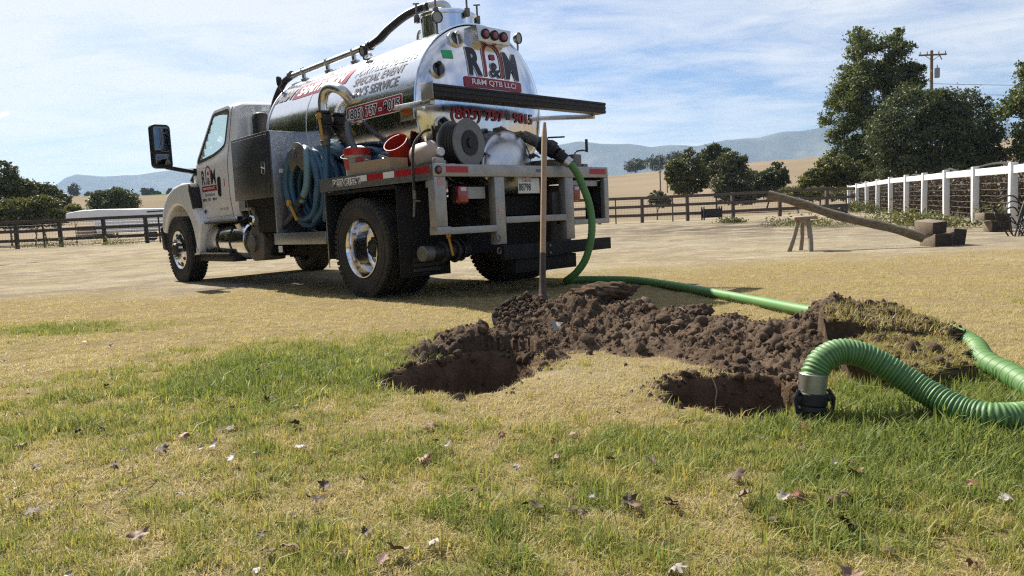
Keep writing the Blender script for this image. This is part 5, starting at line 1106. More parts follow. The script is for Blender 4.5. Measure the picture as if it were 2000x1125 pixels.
block('timber_block', 'lower dark timber block touching the end of the log', (6.72, 11.55, zg(6.7, 11.5)+.10), (.30, .36, .20), (0, 0, .12)); block('timber_block', 'tilted timber block on top of the lower one by the log', (6.66, 11.60, zg(6.6, 11.7)+.305), (.28, .36, .19), (.10, -.06, .28)); block('timber_block', 'reddish timber block leaning at the right of the pair by the log', (7.0, 11.62, zg(7, 11.7)+.14), (.22, .40, .25), (.03, .12, .10))
block('garden_timber', 'grey weathered timber lying on a shorter one by the white fence', (9.86, 14.95, zg(9.7, 15)+.30), (.62, .25, .15), (0, .06, .15), 'timbers by the white fence'); block('garden_timber', 'short dark timber underneath, by the white fence', (9.92, 14.92, zg(9.7, 15)+.11), (.40, .25, .20), (0, 0, .05), 'timbers by the white fence')
jt = empty('tubing_heap', (9.25, 13.1, zg(9.2, 13.1)), label='tangled heap of black metal tubing at the right edge', category='tubing'); random.seed(21)
for k in range(16):
    a = random.uniform(0, 6.28); p = Vector((random.uniform(-.25, .4), random.uniform(-.2, .2), 0)); q = p+Vector((random.uniform(-.35, .35), random.uniform(-.2, .2), random.uniform(.35, .75))); r_ = q+Vector((random.uniform(-.4, .4), random.uniform(-.2, .2), random.uniform(-.45, .05))); r_.z = max(r_.z, .03)
    m = MB(); m.tube(catmull([p, q, r_], 6), .014, 6); m.build('tube', BLACKM, jt, 60)
for k in range(3): m = MB(); m.torus((-.20+.25*k, 0, .42), (random.uniform(-.4, .4), 1, random.uniform(-.4, .4)), .22, .012, 24, 6); m.build('ring', BLACKM, jt, 60)
for k in range(2): m = MB(); m.box((.1+.2*k, .1, .35), (.30, .22, .06), .02, (random.uniform(-1, 1), random.uniform(-1, 1), 0)); m.build('bracket', BLACKM, jt)
bn = empty('feed_bin', (9.72, 35.2, zg(9.7, 35.2)), label='black feed bin standing against the brown fence', category='bin'); m = MB()
m.b2(-.37, .37, -.25, -.22, .12, .52, .01); m.b2(-.37, .37, .22, .25, .12, .52, .01); m.b2(-.40, -.37, -.25, .25, .12, .52, .01); m.b2(.37, .40, -.25, .25, .12, .52, .01); m.b2(-.38, .38, -.23, .23, .10, .14); m.build('tub', BLACKP, bn)
for x in (-.42, .42):
    for y in (-.2, .2): m = MB(); m.b2(x-.03, x+.03, y-.03, y+.03, -.02, .62, .006); m.build('leg', BLACKM, bn)
tk = empty('stock_tank', (14.7, 33.2, zg(14.7, 33.2)), label='black oval stock tank at the far end of the white fence', category='water tank'); m = MB(); m.lathe([(0, 0), (.52, 0), (.60, .05), (.64, .40), (.68, .42), (.68, .47), (.62, .47), (.58, .06), (0, .05)], (0, 0, 0), (0, 0, 1), 32); m.v = [(x*1.0, y*.7, z) for x, y, z in m.v]; m.build('shell', M_('tank_plastic', (.05, .055, .06), .5), tk); m = MB(); m.torus((0, 0, .25), (0, 0, 1), .63, .02, 32, 6); m.v = [(x, y*.7, z) for x, y, z in m.v]; m.build('rib', MATS['tank_plastic'], tk)
tr = empty('travel_trailer', (-21.5, 43.5, zg(-21.5, 43.5)), -.10, label='long white trailer behind the left fence', category='trailer'); m = MB(); m.prism(round_poly([(-2.3, .60), (6.0, .60), (6.0, 1.72), (-2.1, 1.98), (-3.3, 1.95), (-4.1, 1.84), (-4.15, 1.35), (-2.4, 1.25)], .08), lambda a, b, t: (a, t, b), 1.1, -1.1, .06); m.build('body', M_('trailer_white', (.74, .74, .74), .4, var=.06, vscale=2), tr)
m = MB(); m.b2(-3.6, -2.5, -1.0, .9, .30, 1.05, .05); m.build('tow_vehicle_bed', M_('tan_panel', (.30, .22, .15), .7, var=.3, vscale=4), tr); m = MB(); m.b2(.9, 2.6, -1.112, -1.101, 1.66, 1.74); m.build('dark_stripe', NAVY, tr)
for x in (.9, 1.9): m = MB(); m.cyl((x, -1.05, .36), (x, -.8, .36), .36, n=20); m.build('wheel', RUB, tr)
for x in (2.7, 3.5): m = MB(); m.b2(x-.28, x+.28, -1.116, -1.101, 1.0, 1.4, .01); m.build('window', GLASSD, tr)
# utility poles and wires
PW = M_('pole_wood', (.16, .115, .085), .9, var=.3, vscale=2, stretch=(8, 8, .6))
up = empty('utility_pole', (42.5, 74.0, zg(42.5, 74)), label='wooden utility pole with crossarm and transformer above the big oak', category='utility pole'); z0 = up.location.z; ht = 15.35-z0
m = MB(); m.cyl((0, 0, -.3), (0, 0, ht), .20, .14, 14); m.build('pole', PW, up); m = MB(); m.box((0, -.18, ht-.45), (2.75, .12, .15), .01); m.build('crossarm', PW, up)
for s in (1, -1): m = MB(); m.bar((s*.75, -.18, ht-.5), (0, -.15, ht-1.0), .03, .05); m.build('brace', PW, up)
for x in (-1.25, -.55, .6, 1.25): m = MB(); m.lathe([(.03, 0), (.07, .05), (.04, .10), (.08, .15), (.03, .28), (0, .29)], (x, -.18, ht-.375), (0, 0, 1), 12); m.build('insulator', GREYM, up)
m = MB(); m.cyl((.42, -.25, ht-2.7), (.42, -.25, ht-1.75), .24, n=18, ch=.04); m.cyl((.42, -.25, ht-1.75), (.42, -.25, ht-1.45), .05, n=8); m.build('transformer', M_('transformer_grey', (.20, .21, .22), .5), up); m = MB(); m.cyl((.9, -.2, ht-.95), (.7, -.2, ht-.55), .05, n=8); m.build('fuse', GREYM, up)
for k, (za, zb) in enumerate(((ht-3.2, 9.4), (ht-4.2, 8.7))): m = MB(); P = [Vector((0, 0, za)).lerp(Vector((42, -8, zb)), t)+Vector((0, 0, -1.6*4*t*(1-t)*.5)) for t in np.linspace(0, 1, 14)]; m.tube(P, .022, 4); m.build('wire', BLACKM, up)
for px_a, (x, y) in (('nearer of two bare poles standing on the far slope', (22.4, 108.0)), ('farther of two bare poles standing on the far slope', (29.9, 138.0))):
    o = empty('fence_pole', (x, y, zg(x, y)), label=px_a, category='pole', group='bare poles on the slope'); m = MB(); m.cyl((0, 0, -.2), (0, 0, 4.6 if y < 120 else 5.8), .11, .09, 10); m.build('pole', PW, o); m = MB(); m.box((0, 0, 4.2 if y < 120 else 5.4), (.5, .1, .1)); m.build('crossarm', PW, o)
# ------------------------------------------------------------------ trees and shrubs
def P2W(px, py, depth):
    d = cam.matrix_world.to_3x3() @ Vector(((px-1000)/1430, -(py-562.5)/1430, -1)); return Vector((0, 0, CAMH))+d*(depth/d.y)
OAK = leafmat('oak_leaves', [(0.043, 0.062, 0.026), (0.065, 0.087, 0.035), (0.087, 0.109, 0.041), (0.109, 0.123, 0.052)], .22)
SYC = leafmat('sycamore_leaves', [(0.054, 0.081, 0.028), (0.085, 0.116, 0.037), (0.132, 0.163, 0.050), (0.186, 0.202, 0.070)], .35)
BUSH = leafmat('bush_leaves', [(0.065, 0.081, 0.029), (0.098, 0.111, 0.036), (0.130, 0.143, 0.047), (0.169, 0.156, 0.065)], .30)
LIME = leafmat('light_leaves', [(.085, .10, .022), (.12, .135, .03), (.16, .16, .045)], .40)
WILL = leafmat('grey_green_leaves', [(0.063, 0.077, 0.042), (0.091, 0.105, 0.053), (0.119, 0.126, 0.070)], .25)
FARL = leafmat('far_leaves', [(0.042, 0.059, 0.028), (0.070, 0.084, 0.036)], .15)
BRMB = leafmat('brown_bramble', [(.050, .030, .021), (.075, .045, .030), (.10, .065, .042), (.06, .06, .03)], .15)
BARK = M_('bark', (.13, .105, .08), .95, var=.45, vscale=3, stretch=(5, 5, 1), bump=.5, bscale=10)
def leaf_cloud(lobes, n, size, seed, clus=24, csig=.12, asp=1.7, surf=.55):
    """lobes: (centre, (rx,ry,rz), weight); leaves gather in clumps, denser near the outside"""
    r = np.random.default_rng(seed); wts = np.array([l[2] for l in lobes], float); wts /= wts.sum(); C = []; nc = max(n//clus, 1)
    idx = r.choice(len(lobes), nc, p=wts); D = r.normal(size=(nc, 3)); D /= np.linalg.norm(D, axis=1)[:, None]
    rad = surf+(1-surf)*r.random(nc)**.6; rad *= .70+.62*fbm(D*1.9+seed*3.3+idx[:, None]*5.1, 3, seed)
    cen = np.array([list(lobes[i][0]) for i in idx]); rr = np.array([lobes[i][1] for i in idx]); cc = cen+D*rad[:, None]*rr
    cs = csig*rr.mean(1)*(.5+r.random(nc)); k = np.repeat(np.arange(nc), clus); N = len(k)
    p = cc[k]+r.normal(size=(N, 3))*cs[k][:, None]*np.array([1, 1, .62])
    a = r.normal(size=(N, 3)); a /= np.linalg.norm(a, axis=1)[:, None]; b = r.normal(size=(N, 3)); b -= a*(a*b).sum(1)[:, None]; b /= np.linalg.norm(b, axis=1)[:, None]
    s = size*r.uniform(.55, 1.3, N)[:, None]
    V = np.stack([p-a*s*.5*asp, p+b*s*.42, p+a*s*.5*asp, p-b*s*.42], 1).reshape(-1, 3); Fc = np.arange(4*N).reshape(-1, 4); return V, Fc
def tree(name, label, base, lobes, n, size, mat, seed, trunk=.2, cat='tree', group='trees and shrubs around the yard', limbs=True, clus=24, csig=.14, surf=.55, split=0, sf=.42, core=.35):
    bx, by = base; z0 = zg(bx, by); root = empty(name, (bx, by, z0), label=label, category=cat, group=group); o0 = Vector((bx, by, z0))
    L = [(Vector(c)-o0, r_, w_) for c, r_, w_ in lobes]; LL = L
    if split:
        q = np.random.default_rng(seed+500); LL = [(c, tuple(v*.8 for v in r_), w_*core) for c, r_, w_ in L] if core else []
        for c, r_, w_ in L:
            for k in range(split):
                d = q.normal(size=3); d /= np.linalg.norm(d); u_ = q.uniform(.6, 1.0); f_ = sf*q.uniform(.6, 1.3); LL.append((c+Vector((d[0]*r_[0]*u_, d[1]*r_[1]*u_, d[2]*r_[2]*u_)), (r_[0]*f_, r_[1]*f_, r_[2]*f_*.75), w_/split*q.uniform(.6, 1.4)))
    V, Fc = leaf_cloud(LL, n, size, seed, clus, csig, surf=surf)
    V[:, 2] = np.maximum(V[:, 2], .02); np_mesh('crown', V, Fc, mat, root, False)
    if trunk:
        random.seed(seed); m = MB(); top = max(L, key=lambda q: q[0].z)[0]; mid = Vector((top.x*.35, top.y*.35, top.z*.45))
        m.tube(catmull([(0, 0, -.2), mid*.5+Vector((.1*trunk, 0, 0)), mid, top], 5), [trunk*(1-.05*k) for k in range(16)], 9)
        for c, r_, w_ in L:
            s = mid*random.uniform(.5, 1.0); m.tube(catmull([s, s.lerp(c, .5)+Vector((random.uniform(-.2, .2), random.uniform(-.2, .2), .15)), c, c+Vector((random.uniform(-.6, .6)*r_[0], random.uniform(-.6, .6)*r_[1], .55*r_[2]))], 4), [trunk*.5*(1-.07*k) for k in range(13)], 6)
        m.build('trunk', BARK, root, 60)
    return root
def lob(px, py, wpx, hpx, depth, dz=0, w_=1.0):
    k = depth/1430; return (P2W(px, py, depth+dz), (wpx*.5*k, max(wpx, hpx)*.42*k, hpx*.5*k), w_*(wpx*hpx)**.75)
def bx_(px, depth): p = P2W(px, 400, depth); return (p.x, p.y)
# right: tall sycamore with two tops, big dark oak, edge tree
D = 62; tree('sycamore_tree', 'tall sycamore with two leafy tops left of the utility pole', bx_(1700, D), [lob(1692, 110, 66, 110, D), lob(1668, 170, 74, 110, D), lob(1655, 225, 70, 100, D), lob(1650, 275, 60, 80, D), lob(1690, 205, 60, 110, D), lob(1743, 95, 46, 74, D), lob(1752, 140, 72, 90, D), lob(1785, 150, 50, 60, D), lob(1765, 185, 70, 60, D), lob(1715, 260, 80, 100, D), lob(1672, 320, 70, 60, D), lob(1735, 200, 70, 70, D), lob(1725, 150, 50, 60, D), lob(1690, 300, 90, 80, D), lob(1720, 340, 90, 60, D)], 92000, .14, SYC, 11, .13, csig=.22, surf=.25, clus=26, split=8, sf=.42, core=.22)
D = 50; tree('oak_tree', 'broad dark oak mass in front of the utility pole', bx_(1830, D), [lob(1740, 260, 110, 130, D), lob(1790, 220, 120, 110, D), lob(1850, 225, 130, 110, D), lob(1900, 250, 110, 120, D), lob(1930, 290, 70, 70, D), lob(1830, 280, 170, 110, D), lob(1760, 315, 130, 60, D), lob(1880, 315, 130, 60, D), lob(1800, 330, 200, 50, D), lob(1900, 335, 130, 50, D)], 84000, .115, OAK, 12, .30, csig=.2, surf=.4, split=9, sf=.36, core=.6)
D = 47; tree('edge_tree', 'leafy tree cut off by the right edge', bx_(2060, D), [lob(2030, 170, 110, 110, D), lob(2010, 220, 90, 100, D), lob(2040, 270, 130, 100, D), lob(2090, 200, 150, 190, D), lob(2000, 265, 60, 60, D)], 34000, .13, SYC, 13, .22, csig=.2, surf=.3, split=7, sf=.4, core=.3)
D = 54
tree('light_shrub', 'yellow green shrub left of the tall sycamore', bx_(1600, D), [lob(1590, 350, 46, 46, D), lob(1610, 338, 40, 56, D), lob(1575, 360, 30, 30, D)], 6000, .14, LIME, 14, .08, 'shrub')
tree('light_shrub', 'lime green shrub at the foot of the tall sycamore', bx_(1655, D), [lob(1645, 335, 50, 60, D), lob(1672, 345, 50, 50, D), lob(1625, 350, 40, 40, D)], 7000, .14, BUSH, 15, .08, 'shrub')
tree('light_shrub', 'loose low green shrub behind the right brown fence corner', bx_(1560, 48), [lob(1545, 378, 50, 26, 48), lob(1590, 378, 50, 26, 48), lob(1640, 380, 50, 24, 48)], 5000, .11, LIME, 16, .05, 'shrub')
# centre right cluster
D = 62
tree('oak_tree', 'leftmost oak of the clump behind the black feed bin', bx_(1340, D), [lob(1318, 330, 44, 50, D), lob(1345, 322, 56, 54, D), lob(1332, 358, 60, 50, D), lob(1368, 345, 40, 60, D)], 20000, .13, BUSH, 21, .10, split=7, core=.6)
tree('oak_tree', 'tallest dark oak top in the clump behind the feed bin', bx_(1400, D+7), [lob(1392, 300, 48, 44, D+7), lob(1415, 315, 50, 60, D+7), lob(1380, 325, 40, 60, D+7)], 18000, .125, OAK, 22, .10, split=7, core=.6)
tree('willow_tree', 'rounded grey green tree in the middle of the clump', bx_(1430, D-3), [lob(1425, 320, 62, 60, D-3), lob(1440, 345, 66, 80, D-3), lob(1412, 360, 54, 66, D-3), lob(1445, 385, 60, 40, D-3)], 24000, .115, WILL, 23, .10, split=7, core=.7)
tree('dark_shrub', 'low dark shrub at the right end of the clump', bx_(1495, D), [lob(1475, 352, 60, 50, D), lob(1512, 345, 54, 44, D), lob(1490, 372, 90, 30, D), lob(1530, 338, 22, 22, D, 0, .6)], 18000, .115, OAK, 24, .08, 'shrub', split=7, core=.7)
tree('willow_tree', 'pale shrub standing left of the clump by the bare poles', bx_(1283, 46), [lob(1283, 388, 32, 30, 46), lob(1298, 394, 28, 22, 46)], 3000, .09, WILL, 25, .05, 'shrub')
# far oaks on the crest
def far_tree(px, pyb, w_, h_, depth, label, seed, shape='oak', mat=FARL):
    b = P2W(px, pyb, depth); zz0 = zg(b.x, b.y); c = Vector((b.x, b.y, zz0)); k = depth/1430
    lobes = [(c+Vector((ox*w_*k, 0, oz*h_*k)), (rx*w_*k, rx*w_*k, rz*h_*k), 1.0) for ox, oz, rx, rz in ([(-.28, .52, .30, .28), (.28, .54, .30, .28), (0, .68, .34, .28), (0, .40, .46, .24)] if shape == 'oak' else [(0, .78, .4, .22), (.1, .55, .3, .2), (-.1, .62, .32, .2)])]
    return tree('far_tree', label, (b.x, b.y), lobes, 2600, .42*depth/320, mat, seed, .2, group='far trees on the skyline', clus=14, csig=.2)
for i, (px, w_, h_, dep, sh_, lb) in enumerate([(1243, 38, 32, 325, 'oak', 'spreading hazy oak on the far crest, left of two'), (1284, 40, 38, 318, 'oak', 'hazy oak on the far crest, right of the spreading one'), (1322, 34, 40, 300, 'oak', 'oak on the far crest behind the bare poles'), (1474, 18, 10, 345, 'oak', 'low dark tree on the bare hill skyline, larger of two'), (1489, 9, 7, 345, 'oak', 'tiny bush on the bare hill skyline'), (147, 22, 38, 330, 'tall', 'tall thin trunked tree on the left skyline'), (178, 22, 24, 335, 'oak', 'round tree on the left skyline next to the thin trunked one'), (194, 16, 24, 335, 'tall', 'narrow tree on the left skyline in the middle of the row'), (226, 28, 30, 332, 'oak', 'largest round tree on the left skyline'), (263, 18, 16, 334, 'oak', 'low round tree on the left skyline by the vineyard'), (285, 14, 24, 334, 'tall', 'first of two slim trees near the truck mirror'), (298, 12, 22, 334, 'tall', 'second of two slim trees near the truck mirror'), (309, 12, 18, 334, 'oak', 'small tree right of the slim pair near the truck mirror'), (335, 14, 20, 336, 'oak', 'skyline tree just above the truck bonnet'), (160, 26, 12, 336, 'oak', 'low scrub on the left skyline between two trees')]):
    far_tree(px, 400, w_, h_, dep, lb, 40+i, sh_)
# left: shrubs beyond the fence
D = 50
tree('left_shrub', 'olive brown tree at the left edge with sparse twiggy top', bx_(15, D), [lob(10, 352, 66, 56, D), lob(-30, 360, 80, 80, D), lob(40, 375, 60, 46, D), lob(15, 402, 100, 50, D), lob(-40, 402, 90, 50, D), lob(8, 322, 26, 22, D, 0, .25), lob(28, 332, 14, 12, D, 0, .12)], 26000, .13, BUSH, 61, .08, 'shrub', csig=.17, split=6, core=.7)
tree('left_shrub', 'tall dark green shrub beyond the left fence', bx_(85, D+3), [lob(78, 380, 74, 60, D+3), lob(105, 395, 56, 50, D+3), lob(60, 372, 50, 40, D+3), lob(85, 408, 90, 36, D+3)], 24000, .12, OAK, 62, .07, 'shrub', split=6, core=.7)
tree('left_shrub', 'lighter low shrub in front of the dark one at left', bx_(60, D-5), [lob(45, 408, 90, 36, D-5), lob(85, 402, 60, 36, D-5), lob(10, 410, 60, 34, D-5), lob(30, 428, 110, 34, D-5), lob(95, 426, 80, 32, D-5), lob(-40, 425, 90, 40, D-5)], 26000, .105, BUSH, 63, .05, 'shrub')
tree('left_shrub', 'small pale green shrub beside the white trailer', bx_(143, D), [lob(143, 410, 30, 26, D), lob(150, 416, 20, 18, D)], 3000, .09, LIME, 64, .05, 'shrub')
tree('left_shrub', 'dense dark round shrub behind the white trailer', bx_(222, 68), [lob(205, 396, 56, 44, 68), lob(238, 394, 60, 48, 68), lob(222, 405, 90, 30, 68)], 13000, .15, OAK, 65, .12, 'shrub')
# brown bramble behind the white fence
lobes = []
for x, y in WF: lobes += [(Vector((x+1.75, y+.9, zg(x, y)+.62)), (.85, 1.6, .66), 1.0)]
rb_ = tree('bramble_hedge', 'dark reddish brown dry bramble hedge behind the white fence', (WF[4][0]+1, WF[4][1]), lobes, 80000, .06, BRMB, 70, .0, 'hedge', csig=.22, surf=.1)
# weeds along the fences
def weed(label, x, y, r_, h_, n, mat, seed, grp='weeds by the fences'): return tree('weed', label, (x, y), [(Vector((x, y, zg(x, y)+h_*.45)), (r_, r_*.7, h_*.5), 1.0), (Vector((x+r_*.5, y, zg(x, y)+h_*.3)), (r_*.7, r_*.6, h_*.35), .6)], n, .045, mat, seed, .006, 'weed', grp, clus=10, csig=.25, surf=.2)
for i, (lb, px, d, r_, h_) in enumerate([('bright green weed clump behind the log', 1740, 19.5, .75, .55), ('grey green weeds right of the timber blocks', 1838, 17.0, .8, .32), ('flowering weed between the last two white posts', 1950, 16.6, .55, .62), ('low green weeds behind the sawhorse', 1610, 20.5, 1.5, .18), ('small green tuft by the feed bin', 1425, 26.0, .5, .22), ('pale weed at the foot of a white post', 1690, 30.0, .5, .55), ('green weed right of the stock tank', 1668, 35.0, .35, .6), ('low weeds left of the log', 1540, 22.0, .9, .2), ('weeds under the left fence near the edge', 85, 33.0, 1.6, .22), ('weeds under the left fence near the trailer', 210, 32.6, 1.5, .2), ('broad weeds behind the timber blocks', 1790, 19.0, .8, .35)]):
    b = P2W(px, 430, d); weed(lb, b.x, b.y, r_, h_, 900, BUSH if i % 3 else LIME, 80+i)
# trees on the camera's side of the yard, mirrored in the tank
proto = None
for i, (x, y, s_) in enumerate([(-15, -6, 1.0), (-15.5, 0, 1.1), (-16, 5.5, 1.0), (-17.5, 10.5, 1.15), (-19.5, 15.5, 1.05), (-22.5, 20, 1.1)]):
    lb = '%s yard tree left of the picture in the row mirrored in the tank side' % ('first', 'second', 'third', 'fourth', 'fifth', 'sixth')[i]
    if proto is None:
        z0 = zg(x, y); proto = tree('yard_tree', lb, (x, y), [(Vector((x, y, z0+4.2)), (3.4, 3.2, 2.6), 1), (Vector((x+1.8, y+.6, z0+3.2)), (2.6, 2.4, 2.2), 1), (Vector((x-2.0, y, z0+3.0)), (2.4, 2.4, 2.0), 1), (Vector((x, y, z0+1.6)), (3.4, 3, 1.6), 1)], 9000, .30, OAK, 90, .22, group='trees mirrored in the tank', clus=18, csig=.2)
    else:
        c = proto.copy(); COL.objects.link(c); c['label'] = lb; c.location = (x, y, zg(x, y)); c.scale = (s_*1.15, s_*1.15, s_*1.3); c.rotation_euler = (0, 0, i*1.3)
        for ch_ in proto.children: q = ch_.copy(); COL.objects.link(q); q.parent = c
# ------------------------------------------------------------------ grass
def lawn_mat():
    m = bpy.data.materials.new('lawn_blades'); m.use_nodes = True; T = NT(m.node_tree); b = m.node_tree.nodes['Principled BSDF']
    t = T.add('ShaderNodeAttribute', dict(attribute_type='INSTANCER', attribute_name='tint')).outputs['Fac']; isl = T.add('ShaderNodeNewGeometry').outputs['Random Per Island']
    f = T.math('ADD', t, T.math('MULTIPLY', T.math('SUBTRACT', isl, .5), .62), clamp=True)
    c = T.ramp(f, [(0.0, (.12, .17, .042)), (.25, (.205, .245, .068)), (.45, (.33, .32, .10)), (.62, (.41, .335, .115)), (.8, (.48, .375, .17)), (1.0, (.53, .455, .285))])
    T.put(b.inputs['Base Color'], c); b.inputs['Roughness'].default_value = .55; b.inputs['Specular IOR Level'].default_value = .25
    tr = T.add('ShaderNodeBsdfTranslucent', None, Color=T.mix(1.0, c, (1.15, 1.15, .8), 'MULTIPLY')); mx = T.add('ShaderNodeMixShader', None, i0=.42, i1=b.outputs[0], i2=tr.outputs[0])
    T.l.new(mx.outputs[0], m.node_tree.nodes['Material Output'].inputs[0]); return m
LAWN = lawn_mat(); PC = bpy.data.collections.new('grass_tufts')
def tuft(seed, n, h, rad, lean, wd):
    r = np.random.default_rng(seed); xy = lambda k, q: q.normal(0, rad, (k, 2)); V, T3 = blades(n, xy, lambda x, y: 0*x, h, wd, lean, seed)
    me = bpy.data.meshes.new('tuft'); me.from_pydata(V.tolist(), [], T3.tolist()); me.materials.append(LAWN); me.shade_smooth(); o = bpy.data.objects.new('tuft_%02d' % seed, me); PC.objects.link(o)
NPG, NPD = 7, 6
for k in range(NPG): tuft(k, 16, (.031, .036, .040, .031, .047, .052, .060)[k], (.017 if k < 5 else .026), (.6, .8, .7, 1.0, .75, 1.1, .9)[k], .0034 if k < 5 else .0048)
for k in range(NPD): tuft(NPG+k, 20, (.022, .026, .030, .021, .034, .027)[k], .024, (1.5, 1.8, 1.2, 2.0, 1.3, 1.6)[k], .0026)
rg = np.random.default_rng(77); PX = []
for y0, y1, rho in ((1.25, 1.9, 2300), (1.9, 2.6, 1900), (2.6, 3.6, 1350), (3.6, 5, 900), (5, 7, 520), (7, 9.5, 270), (9.5, 13, 110), (13, 20, 40), (20, 36, 9)):
    wx0, wx1 = -(.80*y1+.5), .80*y1+.5; n = int((wx1-wx0)*(y1-y0)*rho); x = rg.uniform(wx0, wx1, n); y = rg.uniform(y0, y1, n); PX.append(np.stack([x, y], 1))
PX = np.concatenate(PX); x, y = PX[:, 0], PX[:, 1]
inh = np.minimum(sdf_poly(x, y, HOLE_L), sdf_poly(x, y, HOLE_R))+(fbm2(x, y, 9, 3, 21)-.5)*.09
mh = mound_h(x, y); gm_ = green_mask(x, y); bm_ = bare_mask(x, y); rnd = rg.random(len(x)); patch = fbm2(x, y, 5.5, 3, 91); thin = fbm2(x, y, 2.6, 3, 92)
ok = (inh > .004) & (mh < .03+.02*rg.random(len(x))) & (rnd > .78*bm_*sstep(.25, .7, bm_+.3*(patch-.5))) & (rg.random(len(x)) > np.clip(1.5*gauss(x, y, 7.0, 23.5, 5.0, 6.0), 0, .98)) & (rg.random(len(x)) < .22+1.05*sstep(.30, .62, thin)+gm_)
x, y, gm_, bm_, patch = x[ok], y[ok], gm_[ok], bm_[ok], patch[ok]; n = len(x); z = H(x, y); rnd = rg.random(n)
isg = (gm_*1.05+.9*(patch-.5)+rg.normal(0, .20, n)) > .36
idx = np.where(isg, np.where(rg.random(n) < .08, rg.integers(5, NPG, n), rg.integers(0, 5, n)), NPG+rg.integers(0, NPD, n))
tint = np.where(isg, np.clip(.48-.50*gm_+rg.normal(0, .10, n)-.15*(patch-.5), .02, .62), np.clip(.80-.18*gm_+.12*(patch-.5)+rg.normal(0, .09, n)+.10*bm_, .5, 1))
lush = 1+.25*gauss(x, y, 1.45, 2.35, .55, .5)+.25*gauss(x, y, -1.3, 3.5, 1, 1)
scl = np.where(isg, (.62+.5*gm_)*lush, .85)*rg.uniform(.55, 1.2, n)*np.interp(y, [0, 6, 10, 14, 30], [1, 1, 1.1, .55, .5]); scl *= 1-.35*bm_
me = bpy.data.meshes.new('grass'); me.vertices.add(n); me.vertices.foreach_set('co', np.stack([x, y, z], 1).astype(np.float32).ravel())
for nm, arr, ty in (('tint', tint, 'FLOAT'), ('scl', scl, 'FLOAT'), ('pick', idx, 'INT'), ('yaw', rg.uniform(0, 6.283, n), 'FLOAT')):
    a = me.attributes.new(nm, ty, 'POINT'); a.data.foreach_set('value', arr.astype(np.int32 if ty == 'INT' else np.float32))
go = bpy.data.objects.new('grass', me); COL.objects.link(go); go['label'] = 'short lawn grass, partly green and partly dried to straw'; go['category'] = 'grass'; go['kind'] = 'stuff'
ng = bpy.data.node_groups.new('scatter_grass', 'GeometryNodeTree'); ng.interface.new_socket('Geometry', in_out='INPUT', socket_type='NodeSocketGeometry'); ng.interface.new_socket('Geometry', in_out='OUTPUT', socket_type='NodeSocketGeometry')
N = ng.nodes; Lk = ng.links; gi = N.new('NodeGroupInput'); gou = N.new('NodeGroupOutput'); ip = N.new('GeometryNodeInstanceOnPoints'); ci = N.new('GeometryNodeCollectionInfo'); ci.inputs[0].default_value = PC; ci.inputs['Separate Children'].default_value = True; ci.inputs['Reset Children'].default_value = True
def na(nm, dt): q = N.new('GeometryNodeInputNamedAttribute'); q.data_type = dt; q.inputs[0].default_value = nm; return q.outputs[0]
m2p = N.new('GeometryNodeMeshToPoints'); Lk.new(gi.outputs[0], m2p.inputs[0]); Lk.new(m2p.outputs[0], ip.inputs['Points']); Lk.new(ci.outputs[0], ip.inputs['Instance']); ip.inputs['Pick Instance'].default_value = True; Lk.new(na('pick', 'INT'), ip.inputs['Instance Index'])
cx = N.new('ShaderNodeCombineXYZ'); Lk.new(na('yaw', 'FLOAT'), cx.inputs[2]); Lk.new(cx.outputs[0], ip.inputs['Rotation']); Lk.new(na('scl', 'FLOAT'), ip.inputs['Scale']); Lk.new(ip.outputs[0], gou.inputs[0])
md = go.modifiers.new('scatter', 'NODES'); md.node_group = ng
